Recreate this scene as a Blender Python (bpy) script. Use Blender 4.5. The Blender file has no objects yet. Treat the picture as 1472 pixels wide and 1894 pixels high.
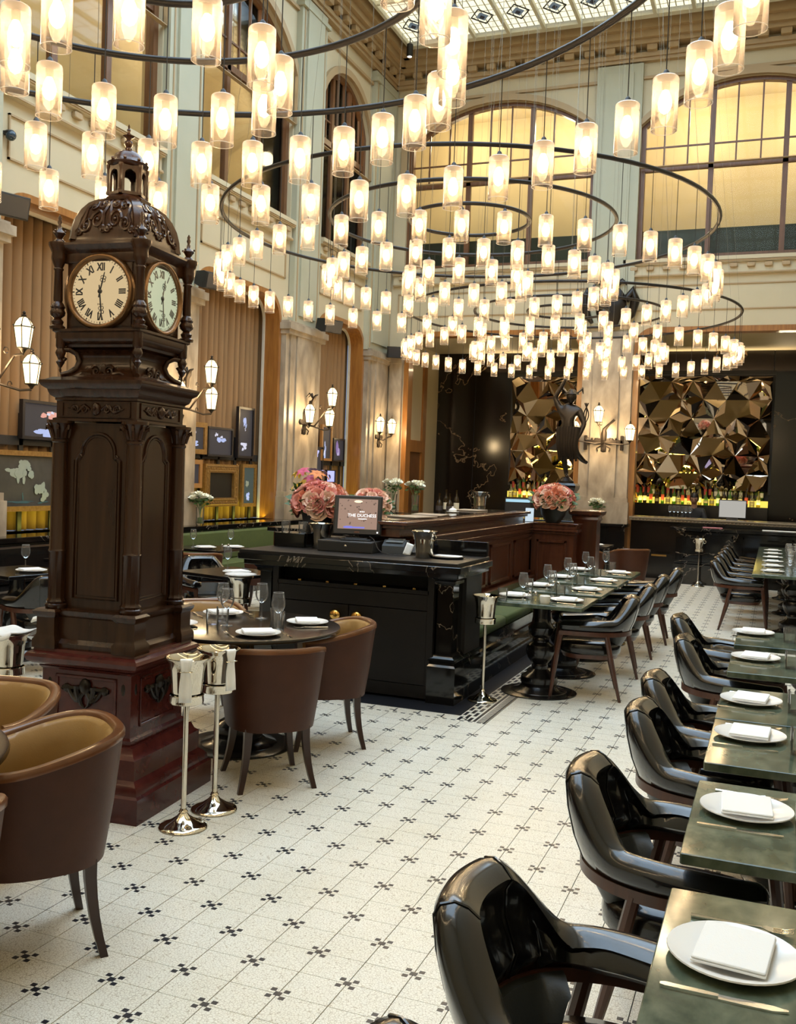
import bpy, bmesh, math, random
from mathutils import Vector, Matrix
from math import pi, sin, cos, radians as R, sqrt, atan2
random.seed(7)
sc = bpy.context.scene
C = sc.collection

# ------------------------------------------------------------------ camera
YAW, PIT, ROL = -0.3688, 0.0376, 0.0367
fw = Vector((sin(YAW)*cos(PIT), cos(YAW)*cos(PIT), -sin(PIT)))
rt = Vector((cos(YAW), -sin(YAW), 0)); upv = rt.cross(fw)
r2 = rt*cos(ROL) + upv*sin(ROL); u2 = -rt*sin(ROL) + upv*cos(ROL)
cam = bpy.data.objects.new('camera', bpy.data.cameras.new('camera')); C.objects.link(cam)
cam.matrix_world = Matrix(((r2.x, u2.x, -fw.x, 0), (r2.y, u2.y, -fw.y, 0), (r2.z, u2.z, -fw.z, 1.68), (0, 0, 0, 1)))
cam.data.sensor_fit = 'VERTICAL'; cam.data.sensor_height = 36; cam.data.lens = 1792.3*36/1894
cam.data.clip_start = .05
sc.camera = cam
def project(x, y, z):
    d = Vector((x, y, z-1.68)); w = d.dot(fw)
    return 736+1792.3*d.dot(r2)/w, 947-1792.3*d.dot(u2)/w, w

# ------------------------------------------------------------------ world, exposure
wd = bpy.data.worlds.new('world'); sc.world = wd; wd.use_nodes = True
wd.node_tree.nodes['Background'].inputs[0].default_value = (.55, .7, 1, 1)
wd.node_tree.nodes['Background'].inputs[1].default_value = .3
sc.view_settings.view_transform = 'Standard'; sc.view_settings.look = 'None'
sc.view_settings.gamma = 1; sc.view_settings.use_curve_mapping = False
sc.view_settings.exposure = 0.2
cy = sc.cycles
cy.max_bounces = 7; cy.diffuse_bounces = 3; cy.glossy_bounces = 4; cy.transmission_bounces = 4
cy.transparent_max_bounces = 24; cy.sample_clamp_indirect = 6; cy.use_denoising = True
cy.caustics_reflective = False; cy.caustics_refractive = False
SKY_CREAM, SKY_BLUE, BULB, LANTERN = 1.1, 5.5, 40.0, 2.6

def area(name, loc, size, power, col, rot=(0, 0, 0)):
    l = bpy.data.lights.new(name, 'AREA'); l.shape = 'RECTANGLE'; l.size, l.size_y = size
    l.energy = power; l.color = col
    o = bpy.data.objects.new(name, l); o.location = loc; o.rotation_euler = rot; C.objects.link(o); return o
def spot(name, loc, power, col, ang=70, blend=.6, rot=(0, 0, 0), r=.03):
    l = bpy.data.lights.new(name, 'SPOT'); l.energy = power; l.color = col; l.spot_size = R(ang); l.spot_blend = blend; l.shadow_soft_size = r
    o = bpy.data.objects.new(name, l); o.location = loc; o.rotation_euler = rot; C.objects.link(o); return o
def point(name, loc, power, col, r=.1):
    l = bpy.data.lights.new(name, 'POINT'); l.energy = power; l.color = col; l.shadow_soft_size = r
    o = bpy.data.objects.new(name, l); o.location = loc; C.objects.link(o); return o
# lamps of the galleries behind the upper windows
for k, y in enumerate((2.0, 5.5, 9.1, 12.6, 16.0)): point('gallery_lamp', (-8.5, y, 8.6), 52, (1, .88, .68), .15)
for k, x in enumerate((-6.2, -4.2, -1.6, .4)): point('gallery_lamp', (x, 19.2, 8.6), 62, (1, .88, .68), .15)
# downlights in the soffit over the bar
for x in (-6.2, -4.9, -2.2, -1.2, -.2, .8):
    spot('bar_downlight', (x, 19.3, 4.43), 60, (1, .75, .45), 75, .7)
area('soffit_fill', (-2.9, 21.08, 4.03), (6.5, .06), 45, (1, .78, .48), (R(205), 0, 0))  # added fill, no visible fitting: brightens the soffit from above the mirrors
# yellow strips behind the ledge that wash the foot of the curtains, and under the bottle shelf
for y, s in ((5.45, 2.4), (9.0, 2.4), (12.55, 2.3), (16.0, 1.9)):
    area('curtain_uplight', (-7.55, y, .95), (.06, s), 5, (.9, .85, .09), (0, R(155), 0))
area('shelf_light', (-2.8, 20.75, 1.36), (5.4, .05), 10, (1, .8, .15), (R(150), 0, 0))

# ------------------------------------------------------------------ materials
def nt(name):
    m = bpy.data.materials.new(name); m.use_nodes = True; t = m.node_tree
    return m, t, t.nodes['Principled BSDF']
def col4(c): return (c[0], c[1], c[2], 1)
def pos(t): return t.nodes.new('ShaderNodeNewGeometry').outputs['Position']
def noise(t, scale, detail=4, dist=0, vec=None, rough=.5):
    n = t.nodes.new('ShaderNodeTexNoise'); n.inputs['Scale'].default_value = scale; n.inputs['Detail'].default_value = detail
    n.inputs['Distortion'].default_value = dist; n.inputs['Roughness'].default_value = rough
    t.links.new(vec or pos(t), n.inputs['Vector']); return n.outputs['Fac']
def ramp(t, fac, stops):
    r = t.nodes.new('ShaderNodeValToRGB'); e = r.color_ramp.elements
    while len(e) < len(stops): e.new(.5)
    for k, (p, c) in enumerate(stops): e[k].position = p; e[k].color = col4(c)
    t.links.new(fac, r.inputs[0]); return r.outputs[0]
def bump(t, b, fac, st, dist=.01):
    n = t.nodes.new('ShaderNodeBump'); n.inputs['Strength'].default_value = st; n.inputs['Distance'].default_value = dist
    t.links.new(fac, n.inputs['Height']); t.links.new(n.outputs[0], b.inputs['Normal'])
def scaled(t, s):
    n = t.nodes.new('ShaderNodeVectorMath'); n.operation = 'MULTIPLY'; n.inputs[1].default_value = s
    t.links.new(pos(t), n.inputs[0]); return n.outputs[0]
def M(name, c, rough=.5, metal=0, c2=None, ns=6, bm=None, coat=0, stretch=None, spec=.5, detail=5, mid=.5):
    m, t, b = nt(name)
    b.inputs['Base Color'].default_value = col4(c); b.inputs['Roughness'].default_value = rough
    b.inputs['Metallic'].default_value = metal; b.inputs['Coat Weight'].default_value = coat; b.inputs['Coat Roughness'].default_value = .1
    b.inputs['Specular IOR Level'].default_value = spec
    if c2:
        f = noise(t, ns, detail, .3, scaled(t, stretch) if stretch else None)
        t.links.new(ramp(t, f, [(mid-.22, c), (mid+.22, c2)]), b.inputs['Base Color'])
    if bm: bump(t, b, noise(t, bm[0], 3), bm[1], .004)
    return m
def vein(name, c, cv, rough=.08, ns=1.6, w=.012, c2=None, stretch=None, coat=0):
    m, t, b = nt(name); b.inputs['Roughness'].default_value = rough; b.inputs['Coat Weight'].default_value = coat
    f = noise(t, ns, 6, .7, scaled(t, stretch) if stretch else None, .6)
    t.links.new(ramp(t, f, [(.30, c), (.5-w, c2 or c), (.5, cv), (.5+w, c2 or c), (.72, c)]), b.inputs['Base Color'])
    return m
def emit(name, c, s):
    m, t, b = nt(name); b.inputs['Base Color'].default_value = col4((.02, .02, .02)); b.inputs['Specular IOR Level'].default_value = .2; b.inputs['Emission Color'].default_value = col4(c); b.inputs['Emission Strength'].default_value = s
    return m
def thin_glass(name, tint=(1, 1, 1), haze=0, hcol=(1, .93, .85), refl=.35, grad=None):
    m = bpy.data.materials.new(name); m.use_nodes = True; t = m.node_tree; t.nodes.clear()
    o = t.nodes.new('ShaderNodeOutputMaterial'); tr = t.nodes.new('ShaderNodeBsdfTransparent'); tr.inputs[0].default_value = col4(tint)
    gl = t.nodes.new('ShaderNodeBsdfGlossy'); gl.inputs['Roughness'].default_value = .03
    lw = t.nodes.new('ShaderNodeLayerWeight'); lw.inputs[0].default_value = refl
    mx = t.nodes.new('ShaderNodeMixShader'); t.links.new(lw.outputs['Fresnel'], mx.inputs[0]); t.links.new(tr.outputs[0], mx.inputs[1]); t.links.new(gl.outputs[0], mx.inputs[2])
    out = mx.outputs[0]
    if haze:
        tl = t.nodes.new('ShaderNodeBsdfTranslucent'); tl.inputs[0].default_value = col4(hcol)
        df = t.nodes.new('ShaderNodeBsdfDiffuse'); df.inputs[0].default_value = col4(hcol)
        m1 = t.nodes.new('ShaderNodeMixShader'); t.links.new(tl.outputs[0], m1.inputs[1]); t.links.new(df.outputs[0], m1.inputs[2]); m1.inputs[0].default_value = .5
        m2 = t.nodes.new('ShaderNodeMixShader'); m2.inputs[0].default_value = haze
        if grad:                                # haze thickens upward from haze to grad over z0..z1 of the piece
            tc = t.nodes.new('ShaderNodeTexCoord'); sp = t.nodes.new('ShaderNodeSeparateXYZ'); mr = t.nodes.new('ShaderNodeMapRange'); mr.interpolation_type = 'SMOOTHSTEP'
            t.links.new(tc.outputs['Object'], sp.inputs[0]); t.links.new(sp.outputs['Z'], mr.inputs['Value'])
            for k, v in zip((1, 2, 3, 4), (grad[0], grad[1], haze, grad[2])): mr.inputs[k].default_value = v
            t.links.new(mr.outputs[0], m2.inputs[0])
        t.links.new(out, m2.inputs[1]); t.links.new(m1.outputs[0], m2.inputs[2]); out = m2.outputs[0]
    t.links.new(out, o.inputs[0]); return m

CREAM = M('cream_paint', (.53, .45, .29), .6, c2=(.57, .48, .32), ns=1.5)
GREENCREAM = M('pale_stone_paint', (.40, .39, .28), .6, c2=(.44, .42, .31), ns=1.5)
MOULD = M('moulding_paint', (.40, .28, .15), .55)
SILL = M('white_sill_paint', (.62, .58, .48), .45)
GALLERY = M('gallery_plaster', (.66, .56, .36), .8, c2=(.60, .50, .32), ns=2)
DARKGREEN = M('dark_parapet', (.018, .026, .02), .5)
OAK = M('varnished_oak', (.38, .16, .035), .3, c2=(.24, .09, .02), ns=3, stretch=(9, 9, .8), coat=.4)
FRAMEWOOD = M('window_wood', (.17, .072, .026), .4, c2=(.11, .045, .016), ns=4, stretch=(6, 6, 1))
STONE = M('grey_beige_marble', (.20, .155, .11), .38, c2=(.50, .41, .30), ns=3, stretch=(1.5, 1.5, .7), detail=9, bm=(40, .05))
BLACKMARBLE = vein('black_marble', (.006, .0055, .005), (.22, .18, .14), .08, .8, .0035)
BLACKMARBLE2 = vein('dark_brown_marble_wall', (.008, .0055, .004), (.24, .16, .09), .14, .3, .0018)
GREENMARBLE = M('green_marble', (.030, .050, .034), .10, c2=(.15, .175, .12), ns=10, stretch=(1.6, 1, 1), detail=12, mid=.52)
REDGRANITE = M('red_granite', (.045, .0075, .006), .24, c2=(.085, .017, .012), ns=14, detail=9, coat=.15, spec=.3)
MAHOGANY = M('mahogany', (.085, .024, .010), .26, c2=(.048, .013, .006), ns=3, stretch=(6, 6, .7), coat=.4)
CLOCKWOOD = M('dark_walnut', (.040, .0155, .006), .26, c2=(.021, .0075, .003), ns=3, stretch=(9, 9, .8), coat=.15, spec=.3)
CHAIRWOOD = M('chair_walnut', (.085, .028, .012), .35, c2=(.05, .017, .008), ns=5, stretch=(5, 5, 1), coat=.2)
DARKLEG = M('dark_leg_wood', (.035, .014, .008), .35, coat=.2)
RIMWOOD = M('tub_rim_wood', (.17, .062, .020), .28, c2=(.11, .038, .012), ns=6, coat=.4)
EBONY = M('black_lacquer', (.006, .005, .005), .22, coat=.3)
MATTBLACK = M('matt_black', (.012, .012, .013), .5)
DESKBLACK = M('desk_black_wood', (.006, .005, .0045), .45, c2=(.009, .007, .006), ns=8, spec=.25)
IRON = M('wrought_iron', (.035, .025, .018), .45, .6)
RINGIRON = M('ring_iron', (.022, .018, .016), .4, .5)
CABLE = M('steel_cable', (.22, .19, .14), .5, .5)
CORD = M('black_cord', (.012, .011, .011), .5)
BLACKLEATHER = M('black_leather', (.0045, .004, .0038), .26, bm=(180, .08), coat=.7, spec=.3)
GREYLEATHER = M('dark_grey_leather', (.03, .031, .028), .45, bm=(180, .12))
BROWNLEATHER = M('brown_leather', (.066, .0225, .0105), .46, c2=(.05, .017, .008), ns=8, bm=(220, .12), spec=.25)
TANLEATHER = M('tan_leather', (.33, .185, .055), .36, c2=(.26, .14, .038), ns=4, bm=(200, .1))
GREENVELVET = M('green_upholstery', (.062, .085, .017), .8, c2=(.05, .07, .014), ns=20)
CURTAIN = M('tan_curtain', (.30, .17, .072), .8, c2=(.24, .135, .056), ns=1.2, stretch=(4, 4, .3))
CERAMIC = M('white_ceramic', (.86, .84, .80), .15)
LINEN = M('white_linen', (.88, .87, .84), .85, bm=(300, .1))
SILVER = M('silver', (.66, .60, .50), .06, 1, bm=(14, .04))
STEEL = M('cutlery_steel', (.86, .83, .78), .15, 1)
BRASS = M('brass', (.70, .42, .12), .2, 1)
BRONZE = M('bronze', (.014, .009, .006), .3, .4)
GILT = M('gilt_frame', (.33, .185, .05), .42, .35, c2=(.22, .11, .025), ns=30, bm=(60, .4))
PINEFRAME = M('pale_wood_frame', (.36, .17, .05), .45)
GLASS = thin_glass('clear_glass', (.985, .985, .98), .05, (1, 1, .98), .22)
PANE = thin_glass('window_pane', (.95, .93, .85), refl=.12)
SHADE = thin_glass('pendant_glass', (.96, .93, .90), .07, (1, .86, .76), .25, (.09, .235, .30))
SHADETOP = thin_glass('pendant_frosted_top', (.9, .85, .8), .35, (1, .84, .72))
BULBM = emit('bulb_glow', (1, .73, .40), BULB)
LANTERNM = emit('lantern_glow', (1, .78, .42), LANTERN)
PAPER = M('white_paper', (.85, .85, .82), .7)
LEAF = M('dark_leaves', (.03, .075, .014), .5, c2=(.05, .11, .02), ns=20)
STEMM = M('green_stems', (.10, .17, .05), .5)
WROSE = M('white_petals', (.90, .90, .76), .6)
PINKS = [M('pink_petals', (.78, .33, .28), .6), M('blush_petals', (.88, .62, .50), .6), M('coral_petals', (.72, .27, .17), .6), M('rose_petals', (.70, .26, .24), .6)]
MIRROR = M('bronze_mirror', (.76, .66, .56), .02, 1)
SKIN = M('skin', (.40, .22, .14), .5); HAIR = M('dark_hair', (.008, .006, .005), .5)
SCREENBLK = M('screen_surround', (.014, .012, .014), .3)
def lum(name, c, s): return emit(name, c, s)

# floor tile: cream with a fine crackle of small chips set in arcs
def tile_mat():
    m, t, b = nt('cream_mosaic_tile'); b.inputs['Roughness'].default_value = .32
    p = pos(t)
    def vor(s, f='DISTANCE_TO_EDGE'):
        v = t.nodes.new('ShaderNodeTexVoronoi'); v.feature = f; v.inputs['Scale'].default_value = s; t.links.new(p, v.inputs['Vector']); return v
    v = vor(95)
    c1 = ramp(t, v.outputs['Distance'], [(0, (.46, .38, .26)), (.07, (.89, .85, .74))])
    f = noise(t, 2.2, 4)
    mx = t.nodes.new('ShaderNodeMix'); mx.data_type = 'RGBA'; mx.blend_type = 'MULTIPLY'; mx.inputs[0].default_value = 1
    t.links.new(c1, mx.inputs[6]); t.links.new(ramp(t, f, [(.3, (.93, .92, .88)), (.7, (1, 1, 1))]), mx.inputs[7])
    t.links.new(mx.outputs[2], b.inputs['Base Color'])
    bump(t, b, v.outputs['Distance'], .15, .002)
    return m
TILE = tile_mat()
INLAY = M('black_inlay', (.016, .018, .024), .3)
GROUT = M('tile_grout', (.10, .07, .045), .8)

# ------------------------------------------------------------------ mesh builder
class B:
    def __init__(s, mat=None): s.v = []; s.f = []; s.M = None
    def add(s, vs, fs):
        o = len(s.v)
        s.v += [tuple(s.M @ Vector(p)) if s.M is not None else tuple(p) for p in vs]
        s.f += [tuple(o+i for i in f) for f in fs]; return s
    def box(s, x0, y0, z0, x1, y1, z1, b=0):
        if b <= 0:
            return s.add([(x0,y0,z0),(x1,y0,z0),(x1,y1,z0),(x0,y1,z0),(x0,y0,z1),(x1,y0,z1),(x1,y1,z1),(x0,y1,z1)],
                         [(3,2,1,0),(4,5,6,7),(0,1,5,4),(1,2,6,5),(2,3,7,6),(3,0,4,7)])
        def ring(d, z): return [(x0+b+d,y0+d,z),(x1-b-d,y0+d,z),(x1-d,y0+b+d,z),(x1-d,y1-b-d,z),(x1-b-d,y1-d,z),(x0+b+d,y1-d,z),(x0+d,y1-b-d,z),(x0+d,y0+b+d,z)]
        return s.loft([ring(b*.6, z0), ring(0, z0+b*.6), ring(0, z1-b*.6), ring(b*.6, z1)])
    def loft(s, rings, cap=True, closed=True):
        n = len(rings[0]); vs = [p for r in rings for p in r]; fs = []
        for i in range(len(rings)-1):
            for j in range(n if closed else n-1):
                k = (j+1) % n; fs.append((i*n+j, i*n+k, (i+1)*n+k, (i+1)*n+j))
        if cap: fs.append(tuple(range(n-1, -1, -1))); fs.append(tuple((len(rings)-1)*n+j for j in range(n)))
        return s.add(vs, fs)
    def lathe(s, prof, c=(0, 0, 0), n=16, sq=False, cap=True, a0=0):
        return s.loft([[(c[0]+r*cos(a0+2*pi*j/n), c[1]+r*sin(a0+2*pi*j/n), c[2]+z) for j in range(n)] for r, z in prof], cap)
    def sqstack(s, prof, c=(0, 0), cap=True):   # square mouldings: (half width, z)
        return s.loft([[(c[0]-h,c[1]-h,z),(c[0]+h,c[1]-h,z),(c[0]+h,c[1]+h,z),(c[0]-h,c[1]+h,z)] for h, z in prof], cap)
    def rectstack(s, prof, x0, y0, x1, y1):     # rectangle grown by o at z
        return s.loft([[(x0-o,y0-o,z),(x1+o,y0-o,z),(x1+o,y1+o,z),(x0-o,y1+o,z)] for o, z in prof])
    def tube(s, pts, r, n=8, cap=True, closed=False):
        pts = [Vector(p) for p in pts]; m = len(pts); rs = r if isinstance(r, (list, tuple)) else [r]*m; rings = []
        up = None
        for i, p in enumerate(pts):
            if closed: d = pts[(i+1) % m]-pts[i-1]
            else: d = pts[min(i+1, m-1)]-pts[max(i-1, 0)]
            d.normalize()
            if up is None: up = d.orthogonal().normalized()
            up = (up-d*up.dot(d)).normalized(); w = d.cross(up)
            rings.append([tuple(p+(up*cos(2*pi*j/n)+w*sin(2*pi*j/n))*rs[i]) for j in range(n)])
        if closed: rings.append(rings[0]); cap = False
        return s.loft(rings, cap)
    def ball(s, c, r, n=10, m=6, sz=(1, 1, 1)):
        rings = [[(c[0]+sz[0]*r*sin(pi*i/m)*cos(2*pi*j/n), c[1]+sz[1]*r*sin(pi*i/m)*sin(2*pi*j/n), c[2]-sz[2]*r*cos(pi*i/m)) for j in range(n)] for i in range(1, m)]
        vs = [p for g in rings for p in g]+[(c[0], c[1], c[2]-sz[2]*r), (c[0], c[1], c[2]+sz[2]*r)]; N = len(vs); fs = []
        for i in range(m-2):
            for j in range(n): k = (j+1) % n; fs.append((i*n+j, i*n+k, (i+1)*n+k, (i+1)*n+j))
        for j in range(n): k = (j+1) % n; fs += [(N-2, k, j), (N-1, (m-2)*n+j, (m-2)*n+k)]
        return s.add(vs, fs)
    def prism(s, poly, h, frame):               # polygon in a plane (frame: origin, u, v) extruded by vector h
        o, u, v = (Vector(q) for q in frame); h = Vector(h)
        a = [o+u*p[0]+v*p[1] for p in poly]; return s.loft([[tuple(p) for p in a], [tuple(p+h) for p in a]])
    def grid(s, fn, nu, nv):
        vs = [fn(i/nu, j/nv) for i in range(nu+1) for j in range(nv+1)]; w = nv+1
        return s.add(vs, [(i*w+j, (i+1)*w+j, (i+1)*w+j+1, i*w+j+1) for i in range(nu) for j in range(nv)])
    def mesh(s, name, mat, ang=35):
        me = bpy.data.meshes.new(name); me.from_pydata(s.v, [], s.f); me.validate()
        bm = bmesh.new(); bm.from_mesh(me); bmesh.ops.recalc_face_normals(bm, faces=bm.faces); bm.to_mesh(me); bm.free()
        if mat: me.materials.append(mat)
        me.shade_smooth()
        if ang < 180: me.set_sharp_from_angle(angle=R(ang))
        return me
    def mk(s, name, mat, parent=None, ang=35, **props):
        return link(name, s.mesh(name, mat, ang), parent, **props)
def link(name, me, parent=None, loc=None, rot=None, **props):
    o = bpy.data.objects.new(name, me); C.objects.link(o)
    if parent is not None: o.parent = parent
    if loc is not None: o.location = loc
    if rot is not None: o.rotation_euler = rot
    for k, v in props.items(): o[k] = v
    return o
def thing(name, label, cat, loc=(0, 0, 0), rz=0, group=None):
    o = bpy.data.objects.new(name, None); C.objects.link(o); o.location = loc; o.rotation_euler = (0, 0, rz); o.empty_display_size = .1
    return tag(o, label, cat, group)
def tag(o, label, cat, group=None):
    o['label'] = label; o['category'] = cat
    if group: o['group'] = group
    return o
def dup(root, loc, rz=None, label=None, group=None, parent=None, rot=None):
    c = root.copy(); C.objects.link(c)
    if parent is not None: c.parent = parent
    c.location = loc
    if rz is not None: c.rotation_euler = (0, 0, rz)
    if rot is not None: c.rotation_euler = rot
    if label: c['label'] = label
    if group: c['group'] = group
    for ch in root.children:
        d = ch.copy(); C.objects.link(d); d.parent = c
        for g in ch.children:
            e = g.copy(); C.objects.link(e); e.parent = d
    return c
class First:                                   # the first placing moves the prototype, later ones copy it
    def __init__(s, make): s.make = make; s.o = None
    def __call__(s, loc, rz, label, group=None):
        if s.o is None:
            s.o = s.make(); s.o.location = loc; s.o.rotation_euler = (0, 0, rz); s.o['label'] = label
            if group: s.o['group'] = group
            return s.o
        return dup(s.o, loc, rz, label, group)
def plate(name, loops, depth, mat, M4, parent=None, **props):
    """flat slab with holes: loops of 2D points (first the outline), thickness depth along local +z, placed by M4"""
    bm = bmesh.new(); edges = []
    for lp in loops:
        vs = [bm.verts.new((p[0], p[1], 0)) for p in lp]
        for i in range(len(vs)): edges.append(bm.edges.new((vs[i], vs[(i+1) % len(vs)])))
    bmesh.ops.triangle_fill(bm, use_beauty=True, use_dissolve=False, edges=edges)
    ret = bmesh.ops.extrude_face_region(bm, geom=list(bm.faces))
    bmesh.ops.translate(bm, vec=(0, 0, depth), verts=[g for g in ret['geom'] if isinstance(g, bmesh.types.BMVert)])
    bmesh.ops.recalc_face_normals(bm, faces=bm.faces); bm.transform(M4)
    me = bpy.data.meshes.new(name); bm.to_mesh(me); bm.free(); me.materials.append(mat); me.shade_smooth(); me.set_sharp_from_angle(angle=R(30))
    return link(name, me, parent, **props)
def rect(u0, v0, u1, v1): return [(u0, v0), (u1, v0), (u1, v1), (u0, v1)]
def roundtop(u0, v0, u1, v1, r, n=8):
    return [(u0, v0), (u1, v0)]+[(u1-r+r*cos(a), v1-r+r*sin(a)) for a in [pi/2*i/n for i in range(n+1)]]+[(u0+r-r*sin(a), v1-r+r*cos(a)) for a in [pi/2*i/n for i in range(n+1)]]
def archtop(u0, v0, u1, vs, rise, n=16):       # segmental arch
    w = (u1-u0)/2; rad = (w*w+rise*rise)/(2*rise); cu = (u0+u1)/2; cv = vs+rise-rad; a = math.asin(w/rad)
    return [(u0, v0), (u1, v0)]+[(cu+rad*sin(a-2*a*i/n), cv+rad*cos(a-2*a*i/n)) for i in range(n+1)]
def arch_v(u, u0, u1, vs, rise):
    w = (u1-u0)/2; rad = (w*w+rise*rise)/(2*rise); cu = (u0+u1)/2; return vs+rise-rad+sqrt(max(rad*rad-(u-cu)**2, 0))
# walls: local (u, v, w) -> world; left wall u=Y v=Z, w = +X into the room; back wall u=X v=Z, w = -Y into the room
LW = Matrix(((0, 0, 1, -7.4), (1, 0, 0, 0), (0, 1, 0, 0), (0, 0, 0, 1)))
BW = Matrix(((1, 0, 0, 0), (0, 0, -1, 18.1), (0, 1, 0, 0), (0, 0, 0, 1)))
def text_mesh(s, size, ext=.0008, align='CENTER', off=0):
    cu = bpy.data.curves.new('t', 'FONT'); cu.body = s; cu.size = size; cu.extrude = ext; cu.align_x = align; cu.align_y = 'CENTER'; cu.resolution_u = 2; cu.offset = off
    o = bpy.data.objects.new('t', cu); C.objects.link(o); dg = bpy.context.evaluated_depsgraph_get()
    me = bpy.data.meshes.new_from_object(o.evaluated_get(dg)); bpy.data.objects.remove(o); return me
ORD = ['nearest', 'second', 'third', 'fourth', 'fifth', 'sixth', 'seventh', 'eighth']

# ================================================================== SETTING
S = dict(kind='structure')
def sbox(name, mat, *a, parent=None, **k):
    return B().box(*a, **k).mk(name, mat, parent, **({} if parent else S))
# ---- floor: slab, tiles and inlaid crosses (tile module .1772 x .1515 m)
floor = sbox('floor', GROUT, -8.2, -1.6, -.08, 1.6, 21.4, -.006)
TX, TY, X0, Y0 = .1772, .1515, -1.942, 2.885
DESKZONE = lambda x, y: (-4.6 < x < -1.772 and 6.37 < y < 12.6)
tiles = []
for j in range(-31, 21):
    for i in range(-28, 95):
        x, y = X0+j*TX, Y0+i*TY
        if x > 1.5 or x+TX < -7.3 or y+TY > 17.3 or DESKZONE(x+TX/2, y+TY/2): continue
        px, py, w = project(x+TX/2, y+TY/2, 0)
        vis = w > .3 and -30 < px < 1500 and 1000 < py < 1930 and not (px > 1180 and py > 1400) and not (px < 380 and py < 1540) and not (px < 130 and py < 1680)
        tiles.append((w if vis else w+500, x, y))
tiles.sort()
tm = B().box(.0017, .001, -.006, TX-.0017, TY-.001, 0).mesh('floor_tile', TILE)
for w, x, y in tiles[:300]: link('floor_tile', tm, floor, (x, y, 0))
b = B()
for w, x, y in tiles[300:]: b.add([(x+.0017, y+.001, 0), (x+TX-.0017, y+.001, 0), (x+TX-.0017, y+TY-.001, 0), (x+.0017, y+TY-.001, 0)], [(0, 1, 2, 3)])
b.mk('floor_tile_field', TILE, floor, kind='stuff')
cb = B(); s_ = .0099
for cx, cyy, h in [(0, 0, .0128)]+[(sx*.0238, sy*.0206, s_) for sx in (-1, 1) for sy in (-1, 1)]:
    cb.box(cx-h, cyy-h*.9, -.003, cx+h, cyy+h*.9, .0006)
cm = cb.mesh('cross_inlay', INLAY)
cr = []
for j in range(-31, 21):
    for i in range(-28, 95):
        if (i-j) % 2: continue
        x, y = X0+j*TX, Y0+i*TY
        if x > 1.45 or x < -7.2 or y > 17.1 or (-4.6 < x < -1.75 and 6.33 < y < 12.6): continue
        px, py, w = project(x, y, 0)
        if w > .3 and -30 < px < 1500 and 900 < py < 1930: cr.append((w, x, y))
cr.sort()
for w, x, y in cr[:300]: link('cross_inlay', cm, floor, (x, y, 0))
b = B()
for w, x, y in cr[300:]:
    b.M = Matrix.Translation((x, y, 0)); b.add(cb.v, cb.f)
b.mk('far_cross_inlays', INLAY, floor, kind='stuff')
# ---- black apron round the desk with its mosaic border
sbox('apron', INLAY, -4.6, 6.52, -.006, -1.99, 12.6, 0, parent=floor)
b = B()
b.box(-4.6, 6.37, -.006, -1.772, 6.52, -.0004); b.box(-1.99, 6.52, -.006, -1.772, 12.6, -.0004); b.mk('border_ground', TILE, floor)
b = B()
k = 0
while -1.80-k*.062 > -4.5:                      # front run: a row of squares and pairs of bars
    x = -1.80-k*.062; b.box(x-.031, 6.378, -.004, x, 6.392, .0005); k += 1
k = 0
while -1.9-k*.178 > -4.5:
    x = -1.9-k*.178
    b.box(x-.03, 6.41, -.004, x, 6.425, .0005); b.box(x-.064, 6.44, -.004, x-.034, 6.455, .0005)
    b.box(x-.03, 6.425, -.004, x-.02, 6.5, .0005); k += 1
b.box(-1.788, 6.372, -.004, -1.774, 12.5, .0005); b.box(-1.866, 6.40, -.004, -1.846, 12.5, .0005)
y = 6.40
while y < 12.4:
    b.box(-1.835, y, -.004, -1.79, y+.014, .0005)
    if int(round((y-6.4)/.03)) % 5 == 0:
        b.box(-1.906, y, -.004, -1.882, y+.10, .0005); b.box(-1.944, y+.075, -.004, -1.92, y+.175, .0005); b.box(-1.982, y, -.004, -1.958, y+.10, .0005)
    y += .03
b.mk('border_mosaic', INLAY, floor, kind='stuff')

# ---- left wall
LOW = [(15.0, 17.0), (11.25, 13.68), (7.7, 10.1), (4.15, 6.55), (.6, 3.0)]
WIN = [(14.85, 16.95), (11.2, 13.9), (7.65, 10.38), (4.1, 6.8), (.5, 3.2)]
loops = [rect(-1.6, 0, 18.1, 10)]
for a, c in LOW: loops.append(roundtop(a, .5, c, 4.45, .4))
for k, (a, c) in enumerate(WIN): loops.append(archtop(a, 5.66, c, 7.95, .75))
wl = plate('wall_left', loops, -.3, CREAM, LW, **S)
trim_n = [0]
def trim(): trim_n[0] += 1; return 'trim_%d' % trim_n[0]
for a, c in LOW:
    plate(trim(), [roundtop(a-.02, .92, c+.02, 4.47, .42), roundtop(a+.055, .9, c-.055, 4.39, .33)], -.25, OAK, LW @ Matrix.Translation((0, 0, .015)), **S)
    plate(trim(), [roundtop(a+.02, .92, c-.02, 4.42, .36), roundtop(a+.085, .9, c-.085, 4.355, .30)], -.035, SILL, LW @ Matrix.Translation((0, 0, -.236)), **S)
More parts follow.
